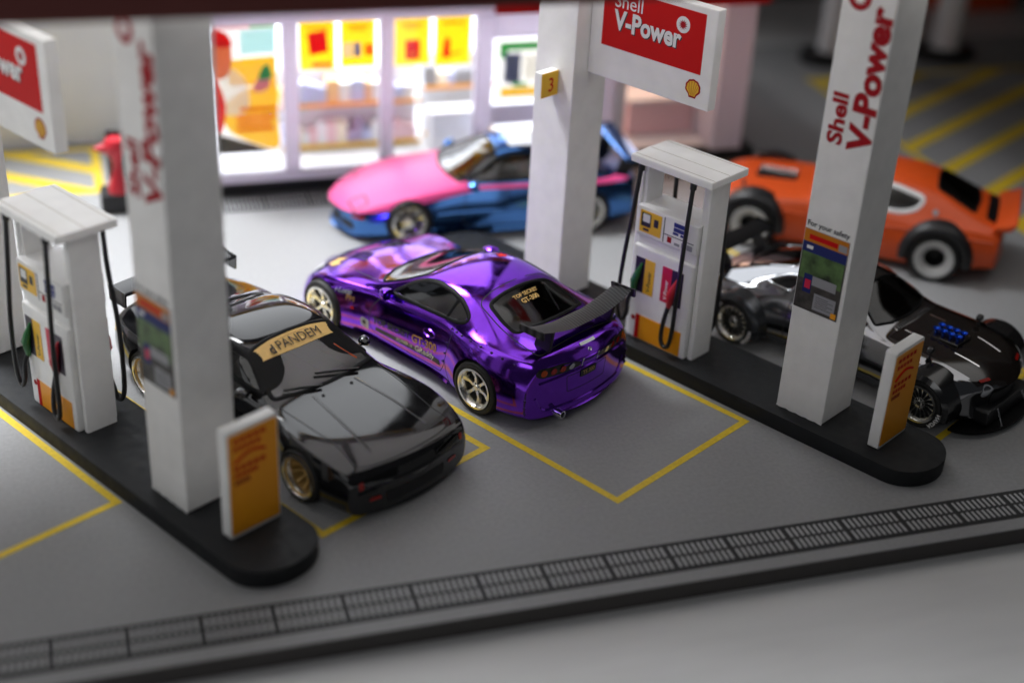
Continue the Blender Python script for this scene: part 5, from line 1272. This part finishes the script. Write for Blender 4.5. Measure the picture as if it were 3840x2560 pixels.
org.patch('rear_panel', roundpoly([(-0.86, 0.72), (-1.16, 0.80), (-1.16, -0.80), (-0.86, -0.72)], 0.05), 'T', 'blackmatte', 0.008, 0.12)
flare(org, 0.0, 0.57, 0.80, 1.05, 1.54, 0.52, 'blackp'); flare(org, 3.97, 0.57, 0.76, 1.05, 1.52, 0.52, 'blackp')
q = MB(); q.prism([(-1.05, 1.22), (-1.40, 1.26), (-1.52, 1.45), (-1.47, 1.47), (-1.34, 1.38), (-1.10, 1.32)], lambda u, v, w: (u, w, v), -1.1, 1.1); q.build('ducktail', 'carorange', org.root, bevel=0.02, smooth=True)
for sg in (1, -1):
    for k in (0.52, 0.82): org.patch('taillight', circle(sg * k, 0.90, 0.12, 18), 'B', 'lred', 0.02, 0.08)
    org.patch('headlight', circle(sg * 0.78, 0.80, 0.12, 18), 'F', 'lclear', 0.02, 0.08)
    q = MB(); pp = org.hit('T', 4.3, sg * 0.96, 0); q.tube([(pp.x, pp.y, pp.z - 0.02), (pp.x, pp.y, pp.z + 0.12)], 0.02, 8); q.lathe([(0, -0.06), (0.06, -0.03), (0.07, 0.04), (0, 0.05)], lambda a, b, h: (pp.x - h, pp.y + a, pp.z + 0.16 + b * 0.8), 12); q.build('mirror', 'blackp', org.root, smooth=True)
org.wheels(0.53, 0.50, 1.52, 0.405, (8, 0.03, 0.03), 'blackp', dish=0.3, lip=0.57)
org.seats(1.4, 1.42, 'seatred')

# ---- pink and blue coupe -----------------------------------------------------------
C_side = roundpoly([(2.70, 1.27), (2.05, 1.65), (1.6, 1.71), (1.05, 1.69), (0.55, 1.53), (0.35, 1.29)], 0.08)
C_ws = roundpoly(mir([(3.10, 0.0), (3.04, 0.5), (2.88, 0.98), (2.4, 0.86), (2.02, 0.72), (1.96, 0.0)]), 0.08)
C_rw = roundpoly(mir([(0.70, 0.0), (0.66, 0.68), (-0.40, 0.80), (-0.5, 0.0)]), 0.10)
cb = Car('pink_and_blue_car', (11.24, 13.22, 0), math.radians(177.5), dict(
    wb=4.0, sub=3, bowf=0.45, bowr=0.25, bulgef=0.06, bulger=0.05, archr=0.52, archf=0.52, archz=0.49, tuck=0.03, mats=['twotone', 'dark'], cabin=(-0.1, 2.75),
    X=[-1.35, -1.3, -1.1, -0.7, -0.3, 0.1, 0.5, 0.9, 1.3, 1.8, 2.1, 2.4, 2.7, 3, 3.3, 3.6, 4, 4.605, 5.149, 5.452, 5.549],
    keys=dict(
        zt=[(-1.35, 1.007), (-1.3, 1.116), (-1.1, 1.212), (-0.6, 1.309), (-0.2, 1.487), (0.2, 1.646), (0.6, 1.785), (1, 1.853), (1.5, 1.882), (1.85, 1.851), (2.1, 1.76), (2.5, 1.528), (2.9, 1.327), (3.15, 1.246), (3.6, 1.185), (4, 1.123), (4.726, 0.96), (5.21, 0.815), (5.549, 0.638)],
        zr=[(-1.35, 0.994), (-1.3, 1.082), (-1.1, 1.164), (-0.6, 1.239), (-0.2, 1.388), (0.2, 1.536), (0.6, 1.675), (1, 1.744), (1.5, 1.773), (1.85, 1.732), (2.1, 1.641), (2.5, 1.43), (2.9, 1.248), (3.15, 1.188), (3.6, 1.136), (4, 1.075), (4.726, 0.923), (5.21, 0.791), (5.549, 0.626)],
        yr=[(-1.35, 0.86), (-0.2, 0.84), (0.6, 0.76), (1.8, 0.74), (2.2, 0.82), (2.9, 1), (3.6, 0.95), (5.549, 0.8)],
        zw=[(-1.35, 0.95), (-1.1, 1.1), (0, 1.186), (1.2, 1.182), (2.9, 1.146), (4, 1.051), (4.726, 0.906), (5.21, 0.769), (5.549, 0.61)],
        yw=[(-1.35, 1.02), (-0.6, 1.14), (0, 1.22), (0.7, 1.16), (2.9, 1.14), (3.5, 1.17), (4.0, 1.22), (4.7, 1.14), (5.2, 1.06), (5.549, 0.94)],
        W=[(-1.35, 1.15), (0, 1.34), (0.8, 1.25), (1.3, 1.22), (2.8, 1.22), (4, 1.33), (4.726, 1.26), (5.549, 1.06)],
        zm=[(-1.35, 0.66), (2, 0.64), (4, 0.62), (5.549, 0.42)], zs=[(-1.35, 0.34), (1, 0.24), (4, 0.22), (5.549, 0.2)], zb=[(-1.35, 0.26), (1, 0.12), (4, 0.11), (5.549, 0.12)]),
    cuts=[('S', shrink(C_side, 0.02), -3, 3), ('T', shrink(C_ws, 0.02), 1.20, 3), ('T', shrink(C_rw, 0.02), 1.30, 3)]))
tag(cb.root, 'coupe with pink hood and metallic blue sides in front of the lit shop', 'model car')
cb.window('windshield', C_ws, 'T', 'glass', 0.06); cb.window('rear_window', C_rw, 'T', 'glass', 0.06)
cb.patch('roof_reflection', roundpoly([(1.66, 0.46), (0.9, 0.46), (0.9, -0.46), (1.66, -0.46)], 0.1), 'T', 'roofreflect', 0.012, 0.15)  # white patch painted in as the shop's reflection on the roof
for v in 'LR':
    sw = cb.window('side_window', C_side, v, 'glass', 0.05)
    cb.strip('window_post', [(1.1, 1.15), (1.0, 1.60)], v, 'bluechrome', 0.09, 0.02, closed=False, parent=sw)
    cb.strip('door_gap', spline2([(2.75, 1.08), (2.8, 0.7), (2.7, 0.32), (1.6, 0.28), (1.0, 0.32), (0.9, 0.7), (0.95, 1.15)], 4, False), v, 'dark', 0.02, 0.004, closed=False, parent=cb.body)
    cb.strip('side_crease', [(3.4, 0.62), (0.7, 0.66)], v, 'bluechrome', 0.10, 0.03, closed=False, parent=cb.body)
    cb.strip('side_skirt', [(3.42, 0.2), (0.62, 0.2)], v, 'bluechrome', 0.16, 0.07, closed=False, parent=cb.body)
    cb.patch('turn_signal', rrect(4.95, 5.2, 0.56, 0.62, 0.02), v, 'lred', 0.01, 0.05)
for sg in (1, -1):
    cb.strip('popup_headlight', roundpoly([(5.22, sg * 0.52), (4.86, sg * 0.52), (4.84, sg * 0.92), (5.14, sg * 0.92)], 0.06), 'T', 'dark', 0.03, 0.005)
    cb.patch('taillight', roundpoly([(sg * 0.4, 0.74), (sg * 1.0, 0.74), (sg * 1.0, 0.92), (sg * 0.4, 0.92)], 0.04), 'B', 'lred', 0.012, 0.08)
    cb.patch('brake_duct', roundpoly([(sg * 0.5, 0.26), (sg * 0.95, 0.26), (sg * 0.9, 0.42), (sg * 0.5, 0.42)], 0.05), 'F', 'dark', 0.008, 0.08)
cb.patch('bumper_opening', rrect(-0.42, 0.42, 0.24, 0.46, 0.06), 'F', 'dark', 0.008, 0.08)
wing(cb, 'rear_wing', -1.05, 1.05, 0.36, lambda y: 1.62, 0.04, 'bluechrome', (0.72, 1.1, -0.9), (-0.06, 0.03))
cb.mirror(2.60, 1.12, 1.26, 'bluechrome')
cb.wheels(0.49, 0.40, 1.29, 0.37, (10, 0.03, 0.03), 'rim', dish=0.07)
cb.seats(1.35, 1.56, 'seatred')
